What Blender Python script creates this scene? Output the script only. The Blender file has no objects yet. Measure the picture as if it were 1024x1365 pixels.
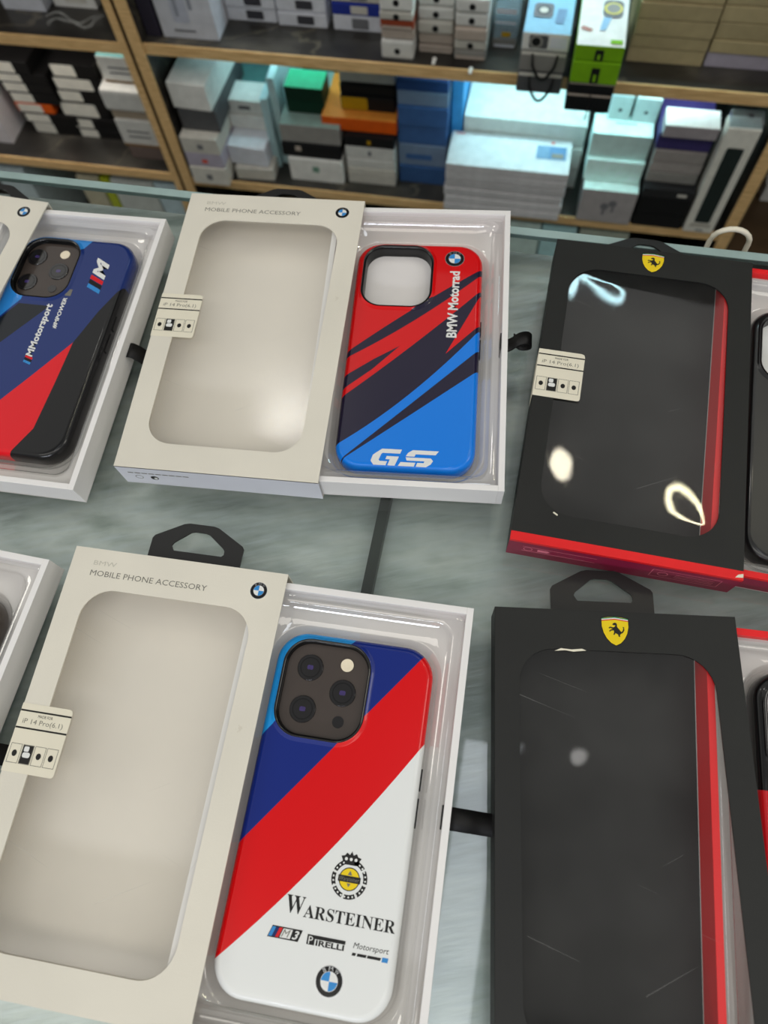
import bpy, bmesh, math, random
from mathutils import Matrix, Vector
random.seed(7)
SC = bpy.context.scene
COL = SC.collection
PI = math.pi

# ------------------------------------------------------------------ materials
def lin(c):
    def f(v):
        v /= 255.0
        return v / 12.92 if v <= .04045 else ((v + .055) / 1.055) ** 2.4
    return (f(c[0]), f(c[1]), f(c[2]), 1)

class NT:
    def __init__(s, name):
        s.m = bpy.data.materials.new(name); s.m.use_nodes = True
        s.t = s.m.node_tree; s.t.nodes.clear()
        s.out = s.n('ShaderNodeOutputMaterial')
    def n(s, t, **k):
        x = s.t.nodes.new(t)
        for a, b in k.items(): setattr(x, a, b)
        return x
    def l(s, a, b): s.t.links.new(a, b)
    def math(s, op, a, b=0.0, clamp=False):
        x = s.n('ShaderNodeMath', operation=op); x.use_clamp = clamp
        for i, v in enumerate((a, b)):
            if isinstance(v, (int, float)): x.inputs[i].default_value = v
            else: s.l(v, x.inputs[i])
        return x.outputs[0]
    def mix(s, fac, a, b):
        x = s.n('ShaderNodeMix', data_type='RGBA')
        for sock, v in ((x.inputs[0], fac), (x.inputs[6], a), (x.inputs[7], b)):
            if isinstance(v, (int, float)): sock.default_value = v
            elif isinstance(v, tuple): sock.default_value = v
            else: s.l(v, sock)
        return x.outputs[2]
    def coords(s): return s.n('ShaderNodeTexCoord').outputs['Object']
    def noise(s, scale, detail=3, stretch=(1, 1, 1), rot=0.0):
        mp = s.n('ShaderNodeMapping', vector_type='TEXTURE'); mp.inputs['Scale'].default_value = tuple(1 / q for q in stretch)
        mp.inputs['Rotation'].default_value = (0, 0, rot)
        s.l(s.coords(), mp.inputs[0])
        x = s.n('ShaderNodeTexNoise'); x.inputs['Scale'].default_value = scale; x.inputs['Detail'].default_value = detail
        s.l(mp.outputs[0], x.inputs['Vector'])
        return x.outputs[0]
    def ramp(s, fac, stops):
        r = s.n('ShaderNodeValToRGB'); s.l(fac, r.inputs[0])
        e = r.color_ramp.elements
        while len(e) < len(stops): e.new(.5)
        for i, (p, c) in enumerate(stops): e[i].position = p; e[i].color = c
        return r.outputs[0]
    def bsdf(s, col, rough=.5, metal=0.0, spec=.5, coat=0.0, bump=None, bumpd=.0003, emit=0.0, croug=.05):
        b = s.n('ShaderNodeBsdfPrincipled')
        if isinstance(col, tuple): b.inputs['Base Color'].default_value = col
        else: s.l(col, b.inputs['Base Color'])
        if isinstance(rough, (int, float)): b.inputs['Roughness'].default_value = rough
        else: s.l(rough, b.inputs['Roughness'])
        b.inputs['Metallic'].default_value = metal
        b.inputs['Specular IOR Level'].default_value = spec
        b.inputs['Coat Weight'].default_value = coat; b.inputs['Coat Roughness'].default_value = croug
        if bump is not None:
            bn = s.n('ShaderNodeBump'); bn.inputs['Distance'].default_value = bumpd; bn.inputs['Strength'].default_value = 1
            s.l(bump, bn.inputs['Height']); s.l(bn.outputs[0], b.inputs['Normal'])
        if emit:
            if isinstance(col, tuple): b.inputs['Emission Color'].default_value = col
            else: s.l(col, b.inputs['Emission Color'])
            b.inputs['Emission Strength'].default_value = emit
        return b
    def done(s, b):
        s.l(b.outputs[0], s.out.inputs[0]); return s.m

def dim(c, k): return (c[0] * k, c[1] * k, c[2] * k, 1)
CACHE = {}
def card(rgb, rough=.55, var=.12, scale=60, spec=.3, coat=0.0, metal=0.0):
    key = (rgb, rough, var, scale, spec, coat, metal)
    if key in CACHE: return CACHE[key]
    t = NT('card_%d_%d_%d' % rgb); c = lin(rgb)
    f = t.noise(scale, 4)
    col = t.ramp(f, [(.3, dim(c, 1 - var)), (.7, dim(c, 1 + var * .35))])
    CACHE[key] = t.done(t.bsdf(col, rough, metal, spec, coat))
    return CACHE[key]

def sleeve_card(rgb):
    t = NT('worn_sleeve_card'); c = lin(rgb)
    big = t.noise(14, 3); fine = t.noise(900, 2)
    col = t.ramp(big, [(.3, dim(c, .93)), (.7, dim(c, 1.03))])
    stain = t.math('GREATER_THAN', t.noise(110, 4), .735)
    col = t.mix(t.math('MULTIPLY', stain, .16), col, lin((150, 135, 105)))
    return t.done(t.bsdf(col, .5, spec=.35, bump=fine, bumpd=.00004))

def dark_card():
    t = NT('matt_black_card')
    big = t.noise(20, 4); fine = t.noise(1500, 2)
    col = t.ramp(big, [(.3, lin((20, 21, 20))), (.75, lin((29, 30, 28)))])
    return t.done(t.bsdf(col, .55, spec=.4, bump=fine, bumpd=.00005))

def clear_film(haze, tint, rough=.06, scratches=True, frost=.04, refl=1.5):
    """thin clear plastic: transparent with fresnel reflection, faint dust haze and hairline scratches"""
    t = NT('clear_plastic_film')
    tr = t.n('ShaderNodeBsdfTransparent'); tr.inputs[0].default_value = tint
    gl = t.n('ShaderNodeBsdfGlossy'); gl.inputs['Roughness'].default_value = rough; gl.inputs[0].default_value = (1, 1, 1, 1)
    df = t.n('ShaderNodeBsdfDiffuse'); df.inputs[0].default_value = (.75, .75, .72, 1)
    fr = t.n('ShaderNodeFresnel'); fr.inputs[0].default_value = 1.5
    front = t.math('SUBTRACT', 1.0, t.n('ShaderNodeNewGeometry').outputs['Backfacing'])
    fac = t.math('MULTIPLY', t.math('ADD', t.math('MULTIPLY', fr.outputs[0], refl), .013 * refl, True), front)
    m1 = t.n('ShaderNodeMixShader'); t.l(fac, m1.inputs[0]); t.l(tr.outputs[0], m1.inputs[1]); t.l(gl.outputs[0], m1.inputs[2])
    dust = t.math('MULTIPLY', t.math('SUBTRACT', t.noise(22, 5), .35, True), haze * 2.5)
    if scratches:
        for rot, thr in ((.5, .735), (-.35, .75), (1.2, .76)):
            line = t.math('GREATER_THAN', t.noise(9, 2, (1, 90, 1), rot), thr)
            gate = t.math('GREATER_THAN', t.noise(26, 2), .5)
            dust = t.math('ADD', dust, t.math('MULTIPLY', t.math('MULTIPLY', line, gate), .07), True)
    dust = t.math('ADD', dust, frost, True)
    m2 = t.n('ShaderNodeMixShader'); t.l(dust, m2.inputs[0]); t.l(m1.outputs[0], m2.inputs[1]); t.l(df.outputs[0], m2.inputs[2])
    t.l(m2.outputs[0], t.out.inputs[0])
    return t.m

def counter_glass():
    t = NT('counter_glass')
    tr = t.n('ShaderNodeBsdfTransparent'); tr.inputs[0].default_value = (.965, .975, .97, 1)
    gl = t.n('ShaderNodeBsdfGlossy'); gl.inputs['Roughness'].default_value = .02
    fr = t.n('ShaderNodeFresnel'); fr.inputs[0].default_value = 1.5
    m1 = t.n('ShaderNodeMixShader'); front = t.math('SUBTRACT', 1.0, t.n('ShaderNodeNewGeometry').outputs['Backfacing'])
    t.l(t.math('MULTIPLY', t.math('MULTIPLY', fr.outputs[0], 1.6, True), front), m1.inputs[0])
    t.l(tr.outputs[0], m1.inputs[1]); t.l(gl.outputs[0], m1.inputs[2])
    smear = t.math('MULTIPLY', t.math('SUBTRACT', t.noise(6, 6, (1, 3, 1)), .52, True), .25)
    df = t.n('ShaderNodeBsdfDiffuse'); df.inputs[0].default_value = (.6, .68, .68, 1)
    m2 = t.n('ShaderNodeMixShader'); t.l(smear, m2.inputs[0]); t.l(m1.outputs[0], m2.inputs[1]); t.l(df.outputs[0], m2.inputs[2])
    t.l(m2.outputs[0], t.out.inputs[0])
    return t.m

def silver_sheet():
    t = NT('streaky_silver_sheet')
    a = t.noise(14, 7, (1, 2.6, 1), .22); b = t.noise(42, 4, (1, 7, 1), .38); c = t.noise(4, 2)
    col = t.ramp(a, [(.30, lin((134, 146, 141))), (.45, lin((174, 186, 181))), (.56, lin((202, 211, 206))), (.70, lin((150, 163, 156)))])
    col = t.mix(t.math('MULTIPLY', t.math('SUBTRACT', b, .42, True), 1.6, True), col, lin((200, 212, 216)))
    col = t.mix(t.math('MULTIPLY', t.math('SUBTRACT', c, .45, True), 2.5, True), col, lin((158, 172, 168)))
    return t.done(t.bsdf(col, .3, metal=.25, spec=.5, bump=b, bumpd=.00025))

def dark_laminate():
    t = NT('dark_marbled_laminate')
    a = t.noise(9, 8, (1, 1.6, 1)); v = t.noise(3, 6, (1, 2, 2), .5)
    col = t.ramp(a, [(.32, lin((30, 28, 27))), (.55, lin((58, 55, 51))), (.72, lin((90, 86, 78)))])
    vein = t.math('LESS_THAN', t.math('ABSOLUTE', t.math('SUBTRACT', v, .5)), .006)
    col = t.mix(t.math('MULTIPLY', vein, .22), col, lin((150, 140, 118)))
    return t.done(t.bsdf(col, .32, spec=.5))

def wood_edge():
    t = NT('oak_edge_banding')
    g = t.noise(30, 5, (1, 14, 14))
    col = t.ramp(g, [(.3, lin((204, 162, 106))), (.7, lin((246, 208, 150)))])
    return t.done(t.bsdf(col, .5, spec=.3))

def emission(name, col, strength):
    t = NT(name); e = t.n('ShaderNodeEmission'); e.inputs[0].default_value = col; e.inputs[1].default_value = strength
    # gentle procedural falloff of brightness along the lamp
    f = t.noise(4, 1); t.l(t.math('MULTIPLY', t.math('ADD', t.math('MULTIPLY', f, .1), .95), strength), e.inputs[1])
    t.l(e.outputs[0], t.out.inputs[0]); return t.m

def case_shader(name, base, layers, coat=.4, rough=.25):
    """layers: (colour, [tests]); a test is ('y>' / 'y<' / 'x>' , [(x, y) mm points of a broken line])"""
    t = NT(name)
    sp = t.n('ShaderNodeSeparateXYZ'); t.l(t.coords(), sp.inputs[0])
    X = t.math('MULTIPLY', sp.outputs[0], 1000.0); Y = t.math('MULTIPLY', sp.outputs[1], 1000.0)
    def curve(src, pts, lo, hi, olo, ohi):
        c = t.n('ShaderNodeFloatCurve'); cm = c.mapping; cu = cm.curves[0]
        pts = sorted(pts)
        def ext(p, q, x): return q[1] + (x - q[0]) * (p[1] - q[1]) / (p[0] - q[0])
        if pts[0][0] > lo: pts = [(lo, ext(pts[0], pts[1], lo))] + pts
        if pts[-1][0] < hi: pts = pts + [(hi, ext(pts[-1], pts[-2], hi))]
        nn = [((x - lo) / (hi - lo), (y - olo) / (ohi - olo)) for x, y in pts]
        while len(cu.points) < len(nn): cu.points.new(.5, .5)
        for p, q in zip(cu.points, nn): p.location = q; p.handle_type = 'VECTOR'
        cm.use_clip = False; cm.extend = 'HORIZONTAL'; cm.update()
        t.l(t.math('DIVIDE', t.math('SUBTRACT', src, lo), hi - lo), c.inputs['Value'])
        return t.math('ADD', t.math('MULTIPLY', c.outputs[0], ohi - olo), olo)
    col = lin(base)
    for rgb, tests in layers:
        fac = None
        for kind, pts in tests:
            if kind[0] == 'y':
                f = curve(X, pts, -45, 45, -180, 180); d = t.math('SUBTRACT', Y, f)
            else:
                f = curve(Y, [(q, p) for p, q in pts], -90, 90, -90, 90); d = t.math('SUBTRACT', X, f)
            if kind[1] == '<': d = t.math('MULTIPLY', d, -1.0)
            g = t.math('ADD', t.math('MULTIPLY', d, 4.0), .5, True)
            fac = g if fac is None else t.math('MULTIPLY', fac, g)
        col = t.mix(fac, col, lin(rgb))
    return t.done(t.bsdf(col, rough, spec=.25, coat=coat, croug=.04))

M = dict(
    cream=sleeve_card((222, 217, 203)), cream_in=card((224, 217, 206), .6, .05, 12), black=dark_card(), black_in=card((19, 19, 19), .6, .15, 25),
    film=clear_film(.03, (.985, .985, .97, 1), .16, frost=.05, refl=1.3), film_dark=clear_film(.022, (.97, .97, .96, 1), .03, frost=.002, refl=.85),
    blister=clear_film(.02, (.985, .985, .975, 1), .04, False, .11, 2.2),
    tray=card((234, 232, 230), .5, .04, 20), tray_red=card((228, 14, 22), .42, .06, 30, .4), tray_in=card((222, 218, 216), .5, .04, 20),
    tab=card((27, 27, 27), .38, .1, 40, .5), ribbon=card((16, 15, 15), .5, .2, 300), sticker=card((228, 222, 202), .5, .04, 30),
    ink=card((26, 25, 24), .5, .1, 100), ink_soft=card((120, 118, 108), .5, .1, 100), foil=card((124, 122, 114), .4, .2, 200), faint=card((196, 192, 178), .35, .1, 100, .5),
    white=card((226, 227, 224), .4, .04, 30, .4), white_cool=card((216, 218, 226), .45, .05, 30), silver=card((205, 206, 208), .2, .1, 80, .5, 0, .9),
    mblue=card((52, 138, 206), .3, .08, 60), navy_ink=card((24, 40, 96), .3, .08, 60), red_ink=card((214, 26, 34), .35, .05, 60), yellow=card((236, 206, 20), .35, .06, 60),
    black_gloss=card((14, 14, 15), .15, .2, 60, .5), lens=card((18, 16, 18), .12, .3, 300, .6, .6), lens_core=card((62, 48, 104), .1, .3, 400, .6, .5), plate=card((66, 57, 52), .3, .08, 80, .5, .3),
    flash=card((238, 226, 200), .3, .05, 300), case_black=card((15, 15, 16), .3, .2, 60, .5, .5), case_brown=card((62, 52, 44), .35, .2, 60, .5, .3),
    lam=dark_laminate(), wood=wood_edge(), glass=counter_glass(), sheet=silver_sheet(), glass_edge=card((112, 140, 138), .15, .12, 20, .5, .5),
    seam=card((48, 56, 52), .4, .2, 40), red_shaded=card((138, 18, 60), .45, .08, 40), pink_ink=card((226, 120, 140), .4, .1, 60), green_ink=card((20, 130, 80), .4, .1, 60),  # maroon end walls are red card with shade put into the colour
)

# ------------------------------------------------------------------ mesh builder
TXT = {}
def text_geo(s, shear=0.0, bold=0.0):
    key = (s, shear, bold)
    if key in TXT: return TXT[key]
    c = bpy.data.curves.new('lettering_curve', 'FONT'); c.body = s; c.shear = shear; c.offset = bold; c.resolution_u = 2
    o = bpy.data.objects.new('lettering_curve', c); COL.objects.link(o)
    dg = bpy.context.evaluated_depsgraph_get(); dg.update()
    me = bpy.data.meshes.new_from_object(o.evaluated_get(dg))
    vs = [v.co.copy() for v in me.vertices]; fs = [tuple(p.vertices) for p in me.polygons]
    bpy.data.objects.remove(o); bpy.data.curves.remove(c); bpy.data.meshes.remove(me)
    x0 = min(v.x for v in vs); x1 = max(v.x for v in vs); y0 = min(v.y for v in vs); y1 = max(v.y for v in vs)
    TXT[key] = ([((v.x - x0) / (x1 - x0), (v.y - y0) / (y1 - y0)) for v in vs], fs)
    return TXT[key]

def rrect(x0, x1, y0, y1, r, n=6):
    """counter-clockwise rounded rectangle"""
    pts = []
    for cx, cy, a0 in ((x1 - r, y0 + r, -PI / 2), (x1 - r, y1 - r, 0), (x0 + r, y1 - r, PI / 2), (x0 + r, y0 + r, PI)):
        for i in range(n + 1):
            a = a0 + PI / 2 * i / n
            pts.append((cx + r * math.cos(a), cy + r * math.sin(a)))
    return pts

class MB:
    def __init__(s, scale=1.0):
        s.bm = bmesh.new(); s.mats = []; s.M = Matrix.Scale(scale, 4); s.base = s.M.copy()
    def mi(s, m):
        if m not in s.mats: s.mats.append(m)
        return s.mats.index(m)
    def v(s, p): return s.bm.verts.new(s.M @ Vector(p))
    def face(s, vs, m, smooth=False):
        try:
            f = s.bm.faces.new(vs); f.material_index = s.mi(m); f.smooth = smooth; return f
        except ValueError: return None
    def box(s, x0, x1, y0, y1, z0, z1, m, bev=0.0, top=None, front=None):
        g = bmesh.new(); bmesh.ops.create_cube(g, size=1)
        for q in g.verts: q.co = Vector(((x0 + x1) / 2 + q.co.x * (x1 - x0), (y0 + y1) / 2 + q.co.y * (y1 - y0), (z0 + z1) / 2 + q.co.z * (z1 - z0)))
        if bev > 0: bmesh.ops.bevel(g, geom=g.edges[:] + g.verts[:], offset=bev, segments=2, affect='EDGES', profile=.6)
        g.normal_update(); mp = {}
        for q in g.verts: mp[q] = s.v(q.co)
        for f in g.faces:
            mm = m
            if top is not None and f.normal.z > .9: mm = top
            if front is not None and f.normal.y < -.9: mm = front
            s.face([mp[q] for q in f.verts], mm)
        g.free()
    def poly(s, pts, z, m):
        g = [s.v((p[0], p[1], z)) for p in pts]
        a = sum(pts[i][0] * pts[(i + 1) % len(pts)][1] - pts[(i + 1) % len(pts)][0] * pts[i][1] for i in range(len(pts)))
        if a < 0: g.reverse()
        es = [s.bm.edges.new((g[i], g[(i + 1) % len(g)])) for i in range(len(g))]
        r = bmesh.ops.triangle_fill(s.bm, edges=es, use_beauty=True, normal=(s.M.to_3x3() @ Vector((0, 0, 1))))
        for f in r['geom']:
            if isinstance(f, bmesh.types.BMFace): f.material_index = s.mi(m)
    def holed(s, outer, inner, z, m):
        es = []
        loops = []
        for L in (outer, inner):
            g = [s.v((p[0], p[1], z)) for p in L]; loops.append(g)
            es += [s.bm.edges.new((g[i], g[(i + 1) % len(g)])) for i in range(len(g))]
        r = bmesh.ops.triangle_fill(s.bm, edges=es, use_beauty=True, normal=(s.M.to_3x3() @ Vector((0, 0, 1))))
        for f in r['geom']:
            if isinstance(f, bmesh.types.BMFace): f.material_index = s.mi(m)
        return loops
    def loops(s, rings, m, smooth=True, cap0=False, cap1=False, first=None):
        """rings: list of (pts, z); bridges successive rings"""
        prev = first; allr = []
        for k, (pts, z) in enumerate(rings):
            cur = [s.v((p[0], p[1], z)) for p in pts]; allr.append(cur)
            if prev is not None:
                n = len(cur); mm = m[k] if isinstance(m, list) else m
                for i in range(n): s.face([prev[i], prev[(i + 1) % n], cur[(i + 1) % n], cur[i]], mm, smooth)
            prev = cur
        if cap0: s.face(list(reversed(allr[0])), m[0] if isinstance(m, list) else m)
        if cap1: s.face(allr[-1], m[-1] if isinstance(m, list) else m)
        return allr
    def text(s, txt, x0, y0, w, h, z, m, shear=0.0, bold=0.0, rot=0.0):
        pts, fs = text_geo(txt, shear, bold)
        R = Matrix.Rotation(rot, 2)
        vs = []
        for u, v in pts:
            q = R @ Vector((u * w, v * h)); vs.append(s.v((x0 + q.x, y0 + q.y, z)))
        for f in fs: s.face([vs[i] for i in f], m)
    def disc(s, cx, cy, r, z, m, n=28, ry=None):
        ry = ry or r
        s.face([s.v((cx + r * math.cos(2 * PI * i / n), cy + ry * math.sin(2 * PI * i / n), z)) for i in range(n)], m)
    def ring(s, cx, cy, r0, r1, z, m, n=36, a0=0.0, a1=2 * PI):
        full = abs(a1 - a0 - 2 * PI) < 1e-6; k = n if full else n + 1
        A = [s.v((cx + r0 * math.cos(a0 + (a1 - a0) * i / n), cy + r0 * math.sin(a0 + (a1 - a0) * i / n), z)) for i in range(k)]
        B = [s.v((cx + r1 * math.cos(a0 + (a1 - a0) * i / n), cy + r1 * math.sin(a0 + (a1 - a0) * i / n), z)) for i in range(k)]
        for i in range(n if full else k - 1): s.face([A[i], B[i], B[(i + 1) % k], A[(i + 1) % k]], m)
    def cyl(s, cx, cy, r, z0, z1, m, n=28, r1=None):
        r1 = r1 or r
        c = lambda q: [(cx + q * math.cos(2 * PI * i / n), cy + q * math.sin(2 * PI * i / n)) for i in range(n)]
        s.loops([(c(r), z0), (c(r1), z1)], m, True, True, True)
    def tube(s, pts, r, m, n=8, closed=False):
        pts = [Vector(p) for p in pts]; prev = None; first = None
        up = Vector((0, 0, 1)); N = len(pts)
        for i, p in enumerate(pts):
            if closed: t = pts[(i + 1) % N] - pts[i - 1]
            else: t = pts[min(i + 1, N - 1)] - pts[max(i - 1, 0)]
            t.normalize(); a = t.cross(up)
            if a.length < 1e-4: a = t.cross(Vector((1, 0, 0)))
            a.normalize(); b = a.cross(t)
            cur = [s.v(p + a * r * math.cos(2 * PI * k / n) + b * r * math.sin(2 * PI * k / n)) for k in range(n)]
            if prev:
                for k in range(n): s.face([prev[k], prev[(k + 1) % n], cur[(k + 1) % n], cur[k]], m, True)
            else: first = cur
            prev = cur
        if closed:
            for k in range(n): s.face([prev[k], prev[(k + 1) % n], first[(k + 1) % n], first[k]], m, True)
        else: s.face(list(reversed(first)), m); s.face(prev, m)
    def build(s, name, parent=None, loc=(0, 0, 0), rotz=0.0, recalc=False):
        if recalc: bmesh.ops.recalc_face_normals(s.bm, faces=s.bm.faces)
        me = bpy.data.meshes.new(name); s.bm.to_mesh(me); s.bm.free()
        for m in s.mats: me.materials.append(m)
        o = bpy.data.objects.new(name, me); COL.objects.link(o)
        o.parent = parent; o.location = loc; o.rotation_euler = (0, 0, rotz)
        return o

def tag(o, label=None, cat=None, group=None, kind=None):
    if label: o['label'] = label
    if cat: o['category'] = cat
    if group: o['group'] = group
    if kind: o['kind'] = kind
    return o
def empty(name, loc, rotz=0.0, parent=None):
    o = bpy.data.objects.new(name, None); o.empty_display_size = .02; COL.objects.link(o)
    o.location = loc; o.rotation_euler = (0, 0, rotz); o.parent = parent
    return o

MM = .001
H = 21.0          # sleeve height, mm

# ------------------------------------------------------------------ emblems (all in mm, drawn flat)
def roundel(b, x, y, r, z):
    b.disc(x, y, r, z, M['silver'], 40)
    b.disc(x, y, r * .95, z + .03, M['black_gloss'], 40)
    ri = r * .60
    b.disc(x, y, ri * 1.06, z + .05, M['silver'], 40)
    for q, m in enumerate((M['white'], M['mblue'], M['white'], M['mblue'])):
        a0 = q * PI / 2
        pts = [(x, y)] + [(x + ri * math.cos(a0 + PI / 2 * i / 8), y + ri * math.sin(a0 + PI / 2 * i / 8)) for i in range(9)]
        b.poly(pts, z + .08, m)
    for ch, a in (('B', 125), ('M', 90), ('W', 55)):
        ar = math.radians(a); hs = r * .26; w = hs * (1.2 if ch != 'B' else .8)
        cx, cy = x + r * .79 * math.cos(ar), y + r * .79 * math.sin(ar)
        rot = ar - PI / 2; ox = Vector((-w / 2, -hs / 2)); ox.rotate(Matrix.Rotation(rot, 2))
        b.text(ch, cx + ox.x, cy + ox.y, w, hs, z + .08, M['silver'], rot=rot)

def shield(b, x, y, w, h, z):
    """yellow shield with striped top and a rearing black horse"""
    def outline(k):
        top = [(-.5, .44), (-.25, .48), (0, .5), (.25, .48), (.5, .44)]
        right = [(.5, .15), (.44, -.08), (.33, -.27), (.18, -.42), (0, -.5)]
        left = [(-.18, -.42), (-.33, -.27), (-.44, -.08), (-.5, .15)]
        return [(x + px * w * k, y + py * h * k) for px, py in top + right + left]
    b.poly(outline(1.06), z, M['black_gloss']); b.poly(outline(1.0), z + .03, M['yellow'])
    for i, m in enumerate((M['green_ink'], M['white'], M['red_ink'])):
        t, d = .0 - i * .035, .035
        pts = [(-.5, .44 + t), (0, .5 + t), (.5, .44 + t), (.5, .44 + t - d), (0, .5 + t - d), (-.5, .44 + t - d)]
        b.poly([(x + px * w, y + py * h) for px, py in pts], z + .06, m)
    horse = [(-.10, .30), (-.02, .34), (.06, .33), (.10, .26), (.09, .18), (.12, .12), (.18, .06), (.24, -.02), (.29, -.06), (.36, .02), (.38, .12), (.33, .16), (.42, .16), (.43, .02), (.35, -.1),
             (.26, -.14), (.20, -.20), (.22, -.28), (.14, -.27), (.12, -.18), (.06, -.15), (.0, -.12), (-.05, -.20), (-.11, -.19), (-.06, -.08), (-.08, .0), (-.2, -.02), (-.27, -.08), (-.29, -.02), (-.2, .04), (-.12, .06),
             (-.24, .1), (-.28, .05), (-.31, .11), (-.24, .16), (-.1, .13), (-.02, .16), (.02, .22), (-.06, .22), (-.13, .24)]
    b.poly([(x + px * w * .8, y + .02 * h + py * h * .8) for px, py in horse], z + .06, M['ink'])

def m_stripes(b, x, y, w, h, z, shear, letters=True):
    """three slanted stripes followed by a slanted letter, drawn left to right in the current frame"""
    def q(u0, u1, m):
        b.poly([(x + u0 * w, y), (x + u1 * w, y), (x + u1 * w + shear * h, y + h), (x + u0 * w + shear * h, y + h)], z, m)
    q(0, .14, M['mblue']); q(.15, .29, M['navy_ink']); q(.30, .44, M['red_ink'])

# ------------------------------------------------------------------ retail package (sleeve + drawer)
def sleeve_mesh(kind):
    b = MB(MM); W2, L2 = 57.5, 100.0
    out, inn = (M['cream'], M['cream_in']) if kind == 'cream' else (M['black'], M['black_in'])
    t = .8; wx0, wx1, wy0, wy1, r = (-44.5, 44.3, -83.8, 79.0, 15.0) if kind == 'cream' else (-46, 45, -82, 80.5, 17.0)
    y0 = -L2
    outer = [(-W2, y0), (W2, y0), (W2, L2), (-W2, L2)]
    win = rrect(wx0, wx1, wy0, wy1, r, 8)
    a = b.holed(outer, win, H, out); c = b.holed(outer, win, H - t, inn)
    n = len(win)
    for i in range(n): b.face([a[1][i], c[1][i], c[1][(i + 1) % n], a[1][(i + 1) % n]], out)
    b.face([a[0][1], a[0][2], c[0][2], c[0][1]], out)
    front = M['white_cool'] if kind == 'cream' else M['red_shaded']
    b.box(-W2, -W2 + t, -L2 + t, L2 - t, 0, H - t, out)                 # closed long side
    b.box(-W2, W2, L2 - t, L2, 0, H - t, out)                           # top end
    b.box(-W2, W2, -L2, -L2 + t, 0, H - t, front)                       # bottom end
    b.box(-W2 + t, W2, -L2 + t, L2 - t, 0, t, inn)                      # back panel
    b.poly([(-W2, -L2), (-W2, L2), (-W2 + .01, L2), (-W2 + .01, -L2)], H, out)
    return b, (wx0, wx1, wy0, wy1, r)

def film_mesh(win, m, seed, bulge):
    b = MB(MM); x0, x1, y0, y1, r = win; x0 -= 4; x1 += 4; y0 -= 4; y1 += 4
    nx, ny = 30, 50; g = []
    rnd = random.Random(seed); ph = [rnd.uniform(0, 6.28) for _ in range(6)]
    for j in range(ny + 1):
        row = []
        for i in range(nx + 1):
            u, v = i / nx, j / ny
            e = min(u, 1 - u, .12) / .12 * min(v, 1 - v, .08) / .08
            e = e * e * (3 - 2 * e)
            z = bulge * (math.sin(PI * u) ** .8) * (.35 + .65 * (2 * v - 1) ** 2) + .10 * math.sin(7 * u + 4 * v + ph[0]) + .07 * math.sin(9 * v - 3 * u + ph[1])
            row.append(b.v((x0 + (x1 - x0) * u, y0 + (y1 - y0) * v, H - 1.0 + e * (z - .1))))
        g.append(row)
    for j in range(ny):
        for i in range(nx): b.face([g[j][i], g[j][i + 1], g[j + 1][i + 1], g[j + 1][i]], m, True)
    return b

def sticker_mesh():
    b = MB(MM); x0, x1, y0, y1 = -57.75, -31.8, -13.0, 18.4; z = H + .08
    b.poly([(x0, y0), (x1 - 1.5, y0), (x1 - .4, y0 + .4), (x1, y0 + 1.5), (x1, y1 - 2), (x1 - .6, y1 - .6), (x1 - 2, y1), (x0, y1)], z, M['sticker'])
    b.box(x0 - .1, x0, y0, y1, 8, z, M['sticker'])
    w = x1 - x0; p = z + .04
    b.poly([(x0, 14.6), (x1, 14.6), (x1, 15.4), (x0, 15.4)], p, M['ink']); b.poly([(x0, 6.6), (x1, 6.6), (x1, 7.4), (x0, 7.4)], p, M['ink'])
    b.text('MADE FOR', x0 + 9.5, 12.4, 7.5, 1.3, p, M['ink']); b.text('iP 14 Pro(6.1)', x0 + 2.5, 8.4, 20.5, 3.0, p, M['ink_soft'])
    for k in range(4):
        c0 = x0 + .8 + k * 6.1; c1 = c0 + 5.6
        b.holed([(c0, -9), (c1, -9), (c1, -.2), (c0, -.2)], [(c0 + .25, -8.75), (c1 - .25, -8.75), (c1 - .25, -.45), (c0 + .25, -.45)], p, M['ink_soft'])
        cx = (c0 + c1) / 2
        if k == 1:
            b.poly([(c0 + .3, -8.7), (c1 - .3, -8.7), (c1 - .3, -.5), (c0 + .3, -.5)], p + .02, M['ink'])
            b.poly(rrect(c0 + .9, cx + .6, -3.3, -.9, .6, 3), p + .05, M['white']); b.poly(rrect(c0 + .8, c1 - 1, -6.0, -3.6, .9, 3), p + .05, M['white'])
        else:
            b.disc(cx, -4.6, 1.25, p + .02, M['ink'], 14, 1.5)
    return b

def tab_mesh():
    b = MB(MM)
    out = [(-27, 99.9), (25.5, 99.9), (25.5, 116), (24.5, 117.6), (9, 126.3), (6, 127), (-8, 127), (-11, 126.3), (-26, 117.8), (-27, 116)]
    hole = [(-14, 111.2), (-13.2, 110.2), (14, 110.2), (15.2, 111.4), (15, 113.6), (14, 114.8), (4.5, 121.8), (2, 122.4), (-4, 122.4), (-6, 121.8), (-14.2, 114.8), (-15, 113)]
    a = b.holed(out, hole, 2.0, M['tab']); c = b.holed(out, hole, .9, M['tab'])
    for L in range(2):
        n = len(a[L])
        for i in range(n): b.face([a[L][i], a[L][(i + 1) % n], c[L][(i + 1) % n], c[L][i]], M['tab'])
    return b

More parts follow.
